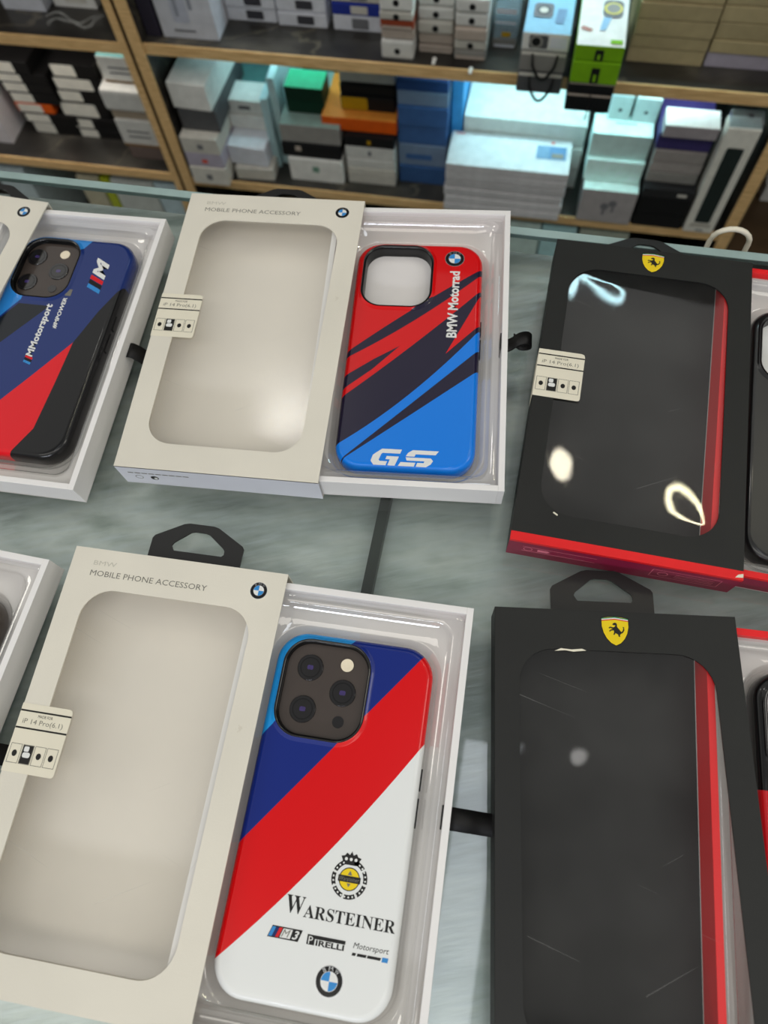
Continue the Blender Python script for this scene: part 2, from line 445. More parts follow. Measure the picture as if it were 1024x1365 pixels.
def tray_mesh(kind):
    """local frame centred on the tray"""
    b = MB(MM); W2, L2, h, w = 56.0, 97.6, 18.2, 3.4
    out = M['tray'] if kind == 'cream' else M['tray_red']; inn = M['tray_in']
    b.box(-W2, W2, -L2, L2, .9, 1.9, inn)
    for x0, x1, y0, y1 in ((-W2, -W2 + w, -L2, L2), (W2 - w, W2, -L2, L2), (-W2 + w, W2 - w, -L2, -L2 + w), (-W2 + w, W2 - w, L2 - w, L2)):
        b.box(x0, x1, y0, y1, 1.9, h, out, .25)
    if kind != 'cream': b.box(-W2, W2, -L2 - .06, -L2, 1.9, h - 2.5, M['red_shaded'])
    e = .1                                                              # paler lining inside the walls
    xi, yi = W2 - w, L2 - w
    for x0, x1, y0, y1 in ((-xi, -xi + e, -yi, yi), (xi - e, xi, -yi, yi), (-xi, xi, -yi, -yi + e), (-xi, xi, yi - e, yi)):
        b.box(x0, x1, y0, y1, 1.95, h - 1.2 if kind == 'cream' else h - 4.5, inn)
    return b

def blister_mesh(cx, cy, rot):
    b = MB(MM); xi, yi = 52.1, 93.7
    def R(pts):
        c, s = math.cos(rot), math.sin(rot); return [(cx + c * x - s * y, cy + s * x + c * y) for x, y in pts]
    def hole(k): return R(rrect(-39.2 - k, 39.2 + k, -79.5 - k, 79.5 + k, 15 + k * .6, 7))
    rings = [(rrect(-xi, xi, -yi, yi, 3, 7), 15.0), (rrect(-xi + .9, xi - .9, -yi + .9, yi - .9, 3, 7), 15.6), (rrect(-xi + 4.4, xi - 4.4, -yi + 4.4, yi - 4.4, 7, 7), 15.4), (rrect(-xi + 5.6, xi - 5.6, -yi + 5.6, yi - 5.6, 8, 7), 14.2),
             (rrect(-xi + 6.2, xi - 6.2, -yi + 6.2, yi - 6.2, 9, 7), 11.2), (hole(4.6), 10.8), (hole(3.6), 10.2), (hole(2.2), 4.2), (hole(.5), 3.2), (hole(-2.5), 3.0)]
    b.loops(rings, M['blister'], True)
    return b

def ribbon_mesh(style):
    b = MB(MM); m = M['ribbon']; x = 56.0 - 3.4
    b.box(x - .75, x - .15, -5.2, 5.2, 6.0, 16.4, m)                   # tongue inside the wall
    if style == 'loop':
        path = [(56.3, 11), (59, 12), (63, 15.5), (67.5, 15.6), (70.4, 11.5), (69, 7.2), (64.5, 5.6), (60.5, 8.2)]
    elif style == 'flat':
        path = [(56.3, 11), (59, 11.6), (64, 10.6), (70, 8.6), (76.3, 7.8)]
    else:
        path = [(56.3, 11), (58.5, 11), (62, 8), (64.5, 4), (66, 1.2)]
    # smooth the path
    P = []
    for i in range(len(path) - 1):
        p0, p1, p2, p3 = path[max(i - 1, 0)], path[i], path[i + 1], path[min(i + 2, len(path) - 1)]
        for k in range(5):
            t = k / 5
            P.append(tuple(.5 * (2 * p1[j] + (p2[j] - p0[j]) * t + (2 * p0[j] - 5 * p1[j] + 4 * p2[j] - p3[j]) * t * t + (3 * p1[j] - p0[j] - 3 * p2[j] + p3[j]) * t ** 3) for j in (0, 1)))
    P.append(path[-1]); prev = None; th = .35; hw = 5.0 if style != 'loop' else 4.4
    for i, (px, pz) in enumerate(P):
        a = P[max(i - 1, 0)]; c = P[min(i + 1, len(P) - 1)]; d = Vector((c[0] - a[0], c[1] - a[1])); d.normalize(); nx, nz = -d.y * th, d.x * th
        tw = (i / len(P)) * 7 if style == 'loop' else 0
        cur = [b.v((px + nx, -hw + tw, pz + nz)), b.v((px + nx, hw + tw, pz + nz)), b.v((px - nx, hw + tw, pz - nz)), b.v((px - nx, -hw + tw, pz - nz))]
        if prev:
            for k in range(4): b.face([prev[k], prev[(k + 1) % 4], cur[(k + 1) % 4], cur[k]], m, k in (0, 2))
        else: b.face(cur, m)
        prev = cur
    b.face(list(reversed(prev)), m)
    return b

def package(kind, label, loc, rotz, tray_rot, tray_c, case_c, case_rot, ribbon, seed, bulge, sticker=True):
    root = empty('phone_case_package', (loc[0], loc[1], 0), rotz)
    tag(root, label, 'box', 'phone case packages on the glass counter')
    sb, win = sleeve_mesh(kind); sl = sb.build('sleeve', root)
    film_mesh(win, M['film'] if kind == 'cream' else M['film_dark'], seed, bulge).build('window_film', sl)
    tab_mesh().build('hang_tab', sl)
    if sticker: sticker_mesh().build('size_sticker', sl)
    b = MB(MM)
    if kind == 'cream':
        roundel(b, 44.2, 89.5, 4.4, H + .05); b.build('emblem', sl)
        b = MB(MM)
        b.text('MOBILE PHONE ACCESSORY', -45.6, 85.4, 63, 3.0, H + .06, M['foil'])
        b.text('BMW', -45.4, 91.2, 12.5, 2.4, H + .06, M['faint'])
        b.build('lettering', sl); b = MB(MM)
        b.M = b.base @ Matrix.Translation((0, -100.06, 0)) @ Matrix.Rotation(PI / 2, 4, 'X')
        b.ring(-47, 9, 1.9, 2.3, 0, M['ink_soft'], 20); b.disc(-38, 9, 2.3, 0, M['ink'], 20); b.disc(-37.4, 8.5, 1.1, .05, M['white'], 14)
        for k in range(9): b.poly([(-52 + k * 4.0, 13.6), (-48.7 + k * 4.0, 13.6), (-48.7 + k * 4.0, 14.6), (-52 + k * 4.0, 14.6)], 0, M['ink_soft'])
        b.build('bottom_print', sl)
    else:
        shield(b, .3, 90.4, 12.6, 14.0, H + .05); b.build('emblem', sl)
        b = MB(MM)
        b.poly([(-57.5, -100), (57.5, -100), (57.5, -95.2), (-57.5, -95.2)], H + .06, M['tray_red'])
        b.box(-57.5, 57.5, -100.05, -100, H - 2.2, H + .06, M['tray_red'])
        b.build('red_edge_strip', sl)
        b = MB(MM)
        for q in ([(-29, 79.4), (-26, 80.8), (-21, 80.4), (-16, 81.0), (-14, 80.2), (-20, 79.4), (-24, 79.9)],) if not sticker else ([(53.5, -99.2), (57.4, -98.6), (57.4, -96.6), (55, -97.4)], [(-38, -81.6), (-35.5, -83.0), (-35.2, -82.2), (-37.4, -80.9)]):
            b.poly(q, H + .09, M['sticker'])
        b.build('scuffed_edge', sl)['label'] = 'pale torn paper at the worn card edge'
        b = MB(MM); b.M = b.base @ Matrix.Translation((0, -100.08, 0)) @ Matrix.Rotation(PI / 2, 4, 'X'); p = M['pink_ink']
        b.ring(-47, 11, 2.0, 2.4, 0, p, 20); b.poly([(-42, 9.5), (-37, 9.5), (-35.5, 11), (-37, 12.5), (-42, 12.5)], 0, p)
        for yy in (13.8, 8.0): b.poly([(-50, yy), (-12, yy), (-12, yy + .45), (-50, yy + .45)], 0, p)
        b.holed([(16, 5), (50, 5), (50, 15), (16, 15)], [(16.4, 5.4), (49.6, 5.4), (49.6, 14.6), (16.4, 14.6)], 0, p)
        b.ring(22, 10, 2.2, 2.7, .02, p, 20)
        for yy in (7.5, 9.5, 11.5): b.poly([(28, yy), (47, yy), (47, yy + .5), (28, yy + .5)], 0, p)
        b.build('lettering', sl)
    tr = tray_mesh(kind).build('tray', root, (tray_c[0] * MM, tray_c[1] * MM, 0), tray_rot)
    if kind != 'cream': tr['label'] = 'red drawer tray with a pale lining'
    c, s = math.cos(-tray_rot), math.sin(-tray_rot); dx, dy = case_c[0] - tray_c[0], case_c[1] - tray_c[1]
    blister_mesh(c * dx - s * dy, s * dx + c * dy, case_rot - tray_rot).build('blister_insert', tr)
    ribbon_mesh(ribbon).build('pull_ribbon', tr)
    return root

# ------------------------------------------------------------------ phone case
HOLE0 = (-34.3, 8.3, 29.6, 75.6, 12.5)
def case_body(m_top, m_rim, HOLE, m_side=None):
    b = MB(MM); m_side = m_side or m_top
    def o(k): return rrect(-39.2 + k, 39.2 - k, -79.5 + k, 79.5 - k, 15.0 - k * .8, 10)
    def hl(k): x0, x1, y0, y1, r = HOLE; return rrect(x0 - k, x1 + k, y0 - k, y1 + k, r + k, 10)
    rings = [(o(2.2), 0), (o(.6), .8), (o(0), 2.4), (o(0), 7.6), (o(.35), 9.2), (o(1.1), 10.4), (o(2.2), 11.2), (o(3.4), 11.4)]
    A = b.loops(rings, [M['case_black'], M['case_black'], m_side, m_side, m_top, m_top, m_top, m_top], True, True)
    # flat back with the camera opening
    outer = A[-1]; ip = hl(2.6)
    ip = [(min(max(x, -35.6), 99), min(y, 75.9)) for x, y in ip]
    iv = [b.v((p[0], p[1], 11.4)) for p in ip]
    es = [b.bm.edges.get((outer[i], outer[(i + 1) % len(outer)])) for i in range(len(outer))]
    es += [b.bm.edges.new((iv[i], iv[(i + 1) % len(iv)])) for i in range(len(iv))]
    r = bmesh.ops.triangle_fill(b.bm, edges=es, use_beauty=True, normal=(0, 0, 1))
    for f in r['geom']:
        if isinstance(f, bmesh.types.BMFace): f.material_index = b.mi(m_top)
    b.loops([(hl(1.4), 12.3), (hl(.7), 12.5)], [m_top, m_top], True, first=iv)
    b.loops([(hl(.7), 12.5), (hl(-.2), 12.45), (hl(-.9), 11.6), (hl(-1.0), 3.2)], [m_rim] * 4, True)
    return b

def phone_case(label, loc, rotz, m_top, m_rim, camera, prints, plate=None, group='phone cases lying in the drawn-out trays', sx=0.0):
    HOLE = (HOLE0[0], HOLE0[1] + sx) + HOLE0[2:]
    b = case_body(m_top, m_rim, HOLE)
    o = b.build('phone_case', None, loc, rotz); tag(o, label, 'phone case', group)
    x0, x1, y0, y1, r = HOLE
    b = MB(MM); pl = plate or M['plate']
    b.loops([(rrect(x0 + 1.1, x1 - 1.1, y0 + 1.1, y1 - 1.1, r - 1, 8), 3.4), (rrect(x0 + 1.1, x1 - 1.1, y0 + 1.1, y1 - 1.1, r - 1, 8), 9.0 if camera else 4.2)], pl, True, True, True)
    cp = b.build('camera_plate', o)
    if camera:
        for cx, cy in ((-21.6 + sx, 62.6), (-3.6 + sx, 52.6), (-21.6 + sx, 42.4)):
            b = MB(MM); b.cyl(cx, cy, 6.6, 9.0, 9.6, M['lens'], 30, 6.2); b.ring(cx, cy, 4.6, 5.0, 9.63, M['black_gloss'], 30); b.poly(rrect(cx - 1.5, cx + 1.5, cy - 1.1, cy + 1.1, .7, 3), 9.66, M['lens_core'])
            b.build('camera_lens', cp)
        b = MB(MM); b.cyl(-3.6 + sx, 66.2, 3.2, 9.0, 9.5, M['flash'], 24); b.build('flash', cp)
        b = MB(MM); b.cyl(-3.4 + sx, 38.8, 2.8, 9.0, 9.3, M['lens'], 24); b.build('depth_sensor', cp)
    for (sy0, sy1) in ((14, 24), (-2, 11)):
        b = MB(MM); b.box(39.1, 39.9, sy0, sy1, 4.2, 7.0, M['black_gloss'], .3); b.build('side_button', o)
    for name, fn in prints:
        b = MB(MM); fn(b); b.build(name, o)
    return o
Z0 = 11.47

# white / red / blue racing case
def w_beer(b):
    x, y = 13.9, -26.6
    b.disc(x, y, 4.7, Z0, M['ink'], 36); b.disc(x, y, 4.3, Z0 + .03, M['yellow'], 36)
    for k in range(7):
        a0 = math.radians(118 + k * 47); b.ring(x, y, 6.2, 8.0, Z0, M['ink'], 9, a0, a0 + math.radians(40))
    for k in range(22):
        a = math.radians(120 + k * 14.2); b.disc(x + 7.1 * math.cos(a), y + 7.1 * math.sin(a), .42, Z0 + .03, M['white'], 6)
    b.poly([(x - 5.0, y - 1.3), (x + 5.0, y - 1.3), (x + 5.0, y + 1.3), (x - 5.0, y + 1.3)], Z0 + .06, M['ink'])
    b.text('Warsteiner', x - 4.5, y - .8, 9.0, 1.7, Z0 + .09, M['ink_soft'], .2)
    b.poly([(x - 1, y + 1.6), (x + 1, y + 1.6), (x + .5, y + 2.6), (x, y + 3.4), (x - .5, y + 2.6)], Z0 + .06, M['ink_soft'])
    b.poly([(x - .9, y - 1.7), (x + .9, y - 1.7), (x, y - 3.2)], Z0 + .06, M['ink_soft'])
    c = [(-3.4, 6.2), (3.4, 6.2), (3.9, 8.2), (4.6, 9.4), (3.0, 9.8), (2.2, 11.0), (.8, 10.2), (0, 11.8), (-.8, 10.2), (-2.2, 11.0), (-3.0, 9.8), (-4.6, 9.4), (-3.9, 8.2)]
    b.poly([(x - .5 + p, y + q - .6) for p, q in c], Z0, M['ink'])
    for dx in (-2.2, 0, 2.2): b.disc(x - .5 + dx, y + 7.9, .7, Z0 + .03, M['white'], 8)
def serif(s): return ''.join(chr(0x1D400 + ord(c) - 65) for c in s)
def w_name(b):
    b.text(serif('W'), -12.0, -43.6, 8.4, 7.0, Z0, M['ink']); b.text(serif('ARSTEINER'), -3.6, -44.3, 40.4, 5.0, Z0, M['ink'])
def w_sponsors(b):
    sh = .35
    b.poly([(-17.6, -53.9), (-4.0, -53.9), (-2.6, -49.3), (-16.0, -49.3)], Z0, M['ink'])
    for u, m in ((0, M['mblue']), (1.6, M['navy_ink']), (3.0, M['red_ink'])):
        b.poly([(-17.2 + u, -53.5), (-15.7 + u, -53.5), (-14.4 + u, -49.7), (-15.9 + u, -49.7)], Z0 + .03, m)
    b.poly([(-12.2, -53.4), (-7.6, -53.4), (-6.9, -49.8), (-11.0, -49.8)], Z0 + .03, M['white'])
    b.text('M', -11.6, -53.0, 3.9, 2.9, Z0 + .06, M['ink_soft'], sh); b.text('3', -6.8, -53.3, 2.9, 3.4, Z0 + .03, M['white'], sh, .02)
    b.poly([(-.2, -54.0), (3.2, -54.0), (3.2, -51.6), (16.5, -51.6), (16.5, -50.2), (-.2, -50.2)], Z0, M['ink'])
    b.text('IRELLI', 3.8, -54.0, 12.4, 2.2, Z0, M['ink'], 0, .03); b.text('P', .5, -53.7, 1.9, 2.9, Z0 + .03, M['white'])
    b.text('Motorsport', 20.0, -52.9, 15.4, 2.9, Z0, M['ink'], .2)
    [b.poly([(x0, -55.0), (x1, -55.0), (x1 + .3, -53.9), (x0 + .3, -53.9)], Z0, M['ink']) for x0, x1 in ((19.8, 21.4), (22.0, 26.0), (26.4, 32.2))]; b.poly([(32.8, -55.4), (35.4, -55.4), (35.6, -53.6), (33.0, -53.6)], Z0, M['mblue'])
def w_round(b): roundel(b, 12.1, -65.9, 5.9, Z0)

def quad(p, n=14):
    """smooth curve through three points, sampled"""
    (a, fa), (b, fb), (c, fc) = p
    out = []
    for i in range(n + 1):
        x = a + (c - a) * i / n
        out.append((x, fa * (x - b) * (x - c) / ((a - b) * (a - c)) + fb * (x - a) * (x - c) / ((b - a) * (b - c)) + fc * (x - a) * (x - b) / ((c - a) * (c - b))))
    return out
W_MAT = case_shader('racing_stripe_print', (230, 232, 230), [
    ((218, 0, 8), [('y>', quad([(-39.3, -67), (7.3, -11.2), (40, 36.3)]))]),
    ((14, 38, 122), [('y>', [(-38.6, -20.1), (33.6, 75.7)])]),
    ((24, 146, 220), [('y>', [(-37.8, 28.3), (-.4, 79.9)])])])
GS_MAT = case_shader('slashed_red_blue_print', (212, 2, 8), [
    ((24, 18, 46), [('y<', quad([(-39.9, -5.5), (7.1, 35.6), (37.7, 59.3)])), ('y>', quad([(-40.2, -9.5), (-3.1, 17.8), (37.8, 54.8)]))]),
    ((24, 18, 46), [('y<', [(-39.6, -21.9), (-22.1, -8.3), (-7.6, 1.5)]), ('y>', [(-39.6, -31), (-22.8, -15.7), (-7.6, 1.5)])]),
    ((24, 18, 46), [('y<', quad([(-39.4, -36.1), (.7, 3.2), (38.2, 43.2)]))]),
    ((212, 2, 8), [('y<', [(19.5, -2.8), (37.9, 38.7)]), ('y>', [(19.5, -2.8), (38.6, 18.2)])]),
    ((0, 122, 226), [('y<', quad([(-38.8, -66.3), (10, -20.8), (38.7, 14.5)]))]),
    ((24, 18, 46), [('y<', quad([(-35.2, -75), (0, -39.2), (39.2, 1.1)]))]),
    ((0, 122, 226), [('y<', [(-34.5, -75.3), (-32.7, -73.6), (1.3, -45.3), (39.7, -13)])])])
MS_MAT = case_shader('motorsport_print', (24, 46, 108), [
    ((44, 132, 208), [('y>', [(-2, 61), (5, 71.9), (9.5, 79.3)])]),
    ((16, 22, 30), [('y<', [(-45, 24), (45, 24)]), ('y<', [(-40, 0), (-20, 30)]), ('y>', [(-40, -26), (-12, 12)])]),
    ((222, 4, 24), [('y<', [(-39, -85), (-10.1, -45.1), (2.7, -27), (20.6, -.9)])]),
    ((10, 10, 12), [('x>', [(7, -80), (9.2, -75.6), (16.5, -61.4), (18.9, -30), (20.6, -.9), (29.1, 23), (36.5, 38.9), (46, 60)])])])
RED_MAT = case_shader('plain_red_print', (204, 22, 30), [((150, 10, 20), [('y<', [(-40, -70), (40, -20)])]), ((13, 13, 14), [('y>', [(-45, 24.5), (45, 24.5)]), ('x<', [(13, -90), (13, 90)])])])

def gs_text(b):
    # stencil GS: slanted heavy strokes
    m = M['white']; s = .28
    def st(pts): b.poly([(x + s * (y + 77), y) for x, y in pts], Z0, m)
    y0, y1 = -77.3, -67.2
    st([(-17, y1 - 2.0), (-15, y1), (-4, y1), (-4.2, y1 - 2.6), (-14.0, y1 - 2.6), (-14.4, y1 - 3.4), (-14.6, y0 + 3.2), (-13.8, y0 + 2.5), (-9.6, y0 + 2.5), (-9.6, y0), (-16.4, y0), (-18.8, y0 + 2.4), (-18.8, y1 - 4)])
    st([(-8.6, y0), (-4.6, y0), (-4.2, y1 - 4.4), (-11, y1 - 4.4), (-11, y1 - 6.4), (-8.6, y1 - 6.4)])
    st([(0, y1 - 1.8), (2, y1), (16.4, y1), (15.4, y1 - 2.5), (4.4, y1 - 2.5), (4.2, y1 - 4), (-.6, y1 - 4)])
    st([(-.4, y1 - 4.6), (13.5, y1 - 4.6), (15.2, y1 - 6.2), (14.6, y0 + 1.8), (12.6, y0), (7, y0), (7, y0 + 2.4), (10.6, y0 + 2.4), (10.6, y1 - 6.6), (.8, y1 - 6.6)])
    st([(-2.8, y0), (6.0, y0), (6.0, y0 + 2.4), (-2.2, y0 + 2.4)])
def gs_name(b): b.text('BMW Motorrad', 25.4, 8.6, 49.2, 6.2, Z0, M['white'], 0, .03, PI / 2)
def gs_round(b): roundel(b, 21.6, 67.6, 6.0, Z0)
def ms_logo(b):
    b.M = b.base @ Matrix.Translation((25.4, 36.5, 0)) @ Matrix.Rotation(PI / 2, 4, 'Z')
    for u, m in ((0, M['mblue']), (3.4, M['ink']), (6.8, M['red_ink'])): b.poly([(u, 0), (u + 3.0, 0), (u + 7.5, 9.4), (u + 4.5, 9.4)], Z0, m)
    b.text('M', 11.0, 0, 17.0, 9.4, Z0, M['white'], .4, .05)
def ms_name(b):
    b.M = b.base @ Matrix.Translation((-.8, -19.6, 0)) @ Matrix.Rotation(PI / 2, 4, 'Z')
    for u, m in ((0, M['mblue']), (1.8, M['ink']), (3.5, M['red_ink'])): b.poly([(u, 0), (u + 1.6, 0), (u + 3.2, 5.0), (u + 1.6, 5.0)], Z0, m)
    b.text('MMotorsport', 5.6, -.8, 39.5, 6.0, Z0, M['white'], .15, .03)
    b.text('#MPOWER', 27.4, -7.4, 23.5, 3.0, Z0, M['white'], .15, .03)
    b.poly([(52.5, -8.4), (57.5, -8.4), (57.5, -4.6), (52.5, -4.6)], Z0, M['ink_soft'])

# ------------------------------------------------------------------ the counter and its packages
C0 = card
def build_counter():
    root = empty('display_counter', (0, 0, -.95))
    tag(root, 'glass-topped shop counter with a streaky silver sheet under the pane', 'counter')
    z = .95
    b = MB(); b.box(-1.05, .85, -.42, .3602, z - .0095, z - .0003, M['glass'])
    b.bm.normal_update()
    for f in b.bm.faces:
        if abs(f.normal.z) < .5: f.material_index = b.mi(M['glass_edge'])
    b.build('glass_top', root)
    b = MB(); b.box(-1.05, .85, .3543, .3602, z - .0002, z + .0003, C0((160, 184, 182))); b.build('polished_edge', root)  # glow of the glass edge put into the strip's pale colour
    b = MB(); b.box(-1.05, .85, -.40, .3572, z - .027, z - .019, M['sheet'])
    b.build('silver_sheet', root)
    b = MB(); b.box(-.0535, -.0475, .02, .345, z - .0188, z - .0105, M['seam']); b.build('support_rib', root)['label'] = 'dark rib under the glass'
    b = MB(); b.box(-1.05, .85, .3505, .3575, .0, z - .0275, M['glass_edge']); b.build('rear_panel', root)
    b = MB(); b.box(-1.05, .85, -.42, -.40, .0, z - .0105, M['tray']); b.build('front_panel', root)
    b = MB(); b.box(-1.05, -1.03, -.40, .35, .0, z - .028, M['tray']); b.build('end_panel', root)
    b = MB(); b.box(.83, .85, -.40, .35, .0, z - .028, M['tray']); b.build('end_panel', root)
build_counter()

def rot2(p, a): c, s = math.cos(a), math.sin(a); return (c * p[0] - s * p[1], s * p[0] + c * p[1])
def put(kind, label, loc, yaw, tray_rot_d, tray_c, case_c, case_rot_d, ribbon, seed, bulge, case, sticker=True):
    ya = math.radians(yaw)
    package(kind, label, loc, ya, math.radians(tray_rot_d), tray_c, case_c, math.radians(case_rot_d), ribbon, seed, bulge, sticker)
    q = rot2((case_c[0] * MM, case_c[1] * MM), ya)
    case((loc[0] + q[0], loc[1] + q[1], .0035), ya + math.radians(case_rot_d))

put('cream', 'cream phone case box at the front, its drawer holding the white, red and blue case', (-.14109, -.00674), 2.185, 0, (97.0, -1.2), (98, -6), 0, 'flat', 3, .5,
    lambda l, r: phone_case('white phone case with a broad red diagonal band and dark blue corner', l, r, W_MAT, M['black_gloss'], True,
                            [('emblem', w_beer), ('lettering', w_name), ('sponsor_lettering', w_sponsors), ('roundel', w_round)]))
put('cream', 'cream phone case box behind, its drawer holding the red and sky-blue slashed case', (-.14904, .24334), 4.374, 1.9, (97.8, 1.4), (98.9, -5.5), 1.9, 'loop', 5, .5,
    lambda l, r: phone_case('red phone case with dark slashes and a sky-blue lower half', l, r, GS_MAT, M['black_gloss'], False,
                            [('lettering', gs_text), ('side_lettering', gs_name), ('roundel', gs_round)], M['tray_in']))
put('cream', 'cream phone case box cut off at left, its drawer holding the navy and black case', (-.36911, .21964), -2.2, 4.6, (91.2, 1.4), (93, 1.5), 4.4, 'short', 9, .6,
    lambda l, r: phone_case('navy phone case with a red wedge and black lower side', l, r, MS_MAT, M['black_gloss'], True,
                            [('stripe_logo', ms_logo), ('lettering', ms_name)], sx=-4.6))
put('cream', 'package of which only a grey-white drawer corner shows at the left edge', (-.3700, -.0135), -.9, 0, (96.6, 0), (98, -6), 0, 'short', 11, .6,
    lambda l, r: phone_case('dark brown phone case barely showing in the tray at the left edge', l, r, M['case_brown'], M['black_gloss'], True, []))
put('black', 'black phone case box with red bottom edge, behind, its drawer holding the black case', (.08005, .23306), -1.06, -.6, (98.7, .8), (99.3, -6), -.6, 'short', 21, .5,
    lambda l, r: phone_case('plain black phone case with a pale camera opening in the rear red tray', l, r, M['case_black'], M['black_gloss'], False, [], M['white']))
put('black', 'black phone case box at the front, long scuffed window and red tray wall inside', (.08827, .0060), 7.67, -4.4, (92.6, -5.0), (98.2, -5), -4.4, 'short', 26, .35,
    lambda l, r: phone_case('red phone case with a black camera rim in the front red tray', l, r, RED_MAT, M['black_gloss'], False, [], M['tray_in']), False)

# ------------------------------------------------------------------ shelving behind the counter
YF, YB = 1.0, 1.30
FLOOR = -.95
def panel(root, x0, x1, z0=FLOOR, z1=.35):
    b = MB(); b.box(x0, x1, YF + .004, YB, z0 - FLOOR, z1 - FLOOR, M['lam']); p = b.build('side_panel', root)
    b = MB(); b.box(x0, x1, YF, YF + .0038, z0 - FLOOR, z1 - FLOOR, M['wood']); b.build('edge_strip', p)
def board(root, x0, x1, z, yf=YF, th=.017):
    b = MB(); b.box(x0, x1, yf + .004, YB - .012, z - th - FLOOR, z - FLOOR, M['lam']); p = b.build('shelf_board', root)
    b = MB(); b.box(x0, x1, yf, yf + .0038, z - th - FLOOR, z - FLOOR, M['wood']); b.build('edge_strip', p)
def back(root, x0, x1):
    b = MB(); b.box(x0, x1, YB - .011, YB, 0, .35 - FLOOR, M['lam']); b.build('back_panel', root)
ZT, ZL, ZLL, ZB = -.365, -.622, -.615, -.86
r = empty('shelf_unit', (0, 0, FLOOR)); tag(r, 'dark marbled shelf unit with oak edges, the wide middle bay', 'shelf', 'shop shelving behind the counter')
panel(r, -.6415, -.6225); panel(r, .3445, .3635)
for zz in (-.03, ZT, ZL, ZB): board(r, -.622, .344, zz, YF + .004)
back(r, -.622, .344)
r = empty('shelf_unit', (0, 0, FLOOR)); tag(r, 'dark marbled shelf unit with oak edges, the bay at left', 'shelf', 'shop shelving behind the counter')
panel(r, -.6610, -.6485); panel(r, -1.52, -1.50)
for zz in (-.03, ZT, ZLL, ZB): board(r, -1.4995, -.661, zz)
back(r, -1.4995, -.661)
r = empty('shelf_unit', (0, 0, FLOOR)); tag(r, 'brown shelf unit beyond the oak post, at the right edge', 'shelf', 'shop shelving behind the counter')
BROWN = card((84, 66, 46), .45, .25, 25)
for x0, x1 in ((1.0, 1.02), (.3665, .3785)):
    b = MB(); b.box(x0, x1, YF + .03, YB, 0, .35 - FLOOR, BROWN); b.build('side_panel', r)
for zz in (ZT, -.70):
    b = MB(); b.box(.379, .9995, YF + .035, YB - .012, zz - .017 - FLOOR, zz - FLOOR, BROWN); b.build('shelf_board', r)
back(r, .379, .9995)

# ------------------------------------------------------------------ boxes on the shelves
ORD = ['lowest', 'second', 'third', 'fourth', 'fifth', 'sixth', 'seventh']
SHADE = {}
def shade(m, k):
    """a slightly lighter or darker batch of the same carton"""
    if not m.name.startswith('card_'): return m
    key = (m.name, k)
    if key not in SHADE:
        c = m.copy()
        for n in c.node_tree.nodes:
            if n.type == 'VALTORGB':
                for e in n.color_ramp.elements: e.color = (e.color[0] * k, e.color[1] * k, e.color[2] * k, 1)
        SHADE[key] = c
    return SHADE[key]
def sbox(name, x0, x1, yf, dep, z0, z1, m, label, cat='box', group=None, rot=0.0, top=None, front=None, bev=.0014, parts=()):
    """a carton standing on z0 with its front at y = yf; parts: (name, [(material, x0, x1, z0, z1)] as fractions of the front)"""
    w, h = x1 - x0, z1 - z0 - .0013
    yf += random.uniform(-.0022, .0022); rot += random.uniform(-.006, .006); x0 += (jx := random.uniform(-.0006, .0006)); x1 += jx
    m = shade(m, random.choice((.86, .92, .97, 1.0, 1.04)))
    b = MB(); b.box(-w / 2, w / 2, 0, dep, 0, h, m, min(bev, h * .2), top, front)
    o = b.build(name, None, ((x0 + x1) / 2, yf, z0 + .0002), rot); tag(o, label, cat, group)
    for pn, rects in parts:
        b = MB(); b.M = Matrix.Translation((-w / 2, -.0004, 0)) @ Matrix.Rotation(PI / 2, 4, 'X')
        for k, q in enumerate(rects):
            if q[0] == 'disc': b.disc(q[2] * w, q[3] * h, q[4], .0001 * k, q[1], 18)
            elif q[0] == 'text': b.text(q[2], q[3] * w, q[4] * h, q[5] * w, q[6] * h, .0001 * k, q[1])
            else: b.poly(rrect(q[1] * w, q[2] * w, q[3] * h, q[4] * h, min((q[2] - q[1]) * w, (q[4] - q[3]) * h) * .12, 2), .0001 * k, q[0])
        b.build(pn, o)
    return o
def top_print(o, name, fn, z, parent_scale=1.0):
    b = MB(); fn(b); return b.build(name, o, (0, 0, z))

C = card
white, cool, pale, grey, dgrey, blk, kraft, lav = C((232, 231, 226)), C((222, 224, 232)), C((214, 210, 200)), C((150, 147, 142)), C((86, 86, 88)), C((22, 22, 24)), C((186, 170, 130), .7, .12), C((196, 188, 204))
kraft_edge, blue, blue_pale, blue_dark, orange, green, green_dark = C((140, 108, 70)), C((66, 104, 160)), C((124, 144, 172)), C((44, 76, 132)), C((226, 92, 14)), C((52, 182, 130)), C((8, 50, 32))
lime, purple, amber, rust, tan, teal, ltblue = C((126, 182, 20)), C((66, 56, 112)), C((196, 152, 20)), C((150, 66, 40)), C((186, 172, 160)), C((96, 142, 140)), C((70, 160, 226))
label_grey, label_dark = C((120, 120, 124)), C((66, 66, 72))

# -- upper shelf, left bay
sbox('product_box', -.880, -.805, 1.059, .12, ZT, ZT + .03, cool, 'white box on the upper left shelf, at the left frame edge', group='boxes on the upper left shelf')
sbox('product_box', -.797, -.722, 1.073, .12, ZT, ZT + .03, white, 'white box on the upper left shelf, beside the oak post', group='boxes on the upper left shelf', parts=[('label', [(pale, .3, .8, .3, .8)])])
b = MB(); pts = [(-.045 + .09 * i / 14, .012 * math.sin(i * .5), .004 + .003 * math.sin(i * 1.1)) for i in range(15)]
b.tube(pts, .0022, M['blister'], 8); b.tube([(p[0] * .9 - .01, p[1] + .013 - p[0] * .2, .0035) for p in pts], .0018, M['blister'], 8)
tag(b.build('plastic_wrapper', None, (-.745, 1.035, ZT + .0005), .25), 'crumpled clear plastic wrapper lying on the upper left shelf', 'wrapper')

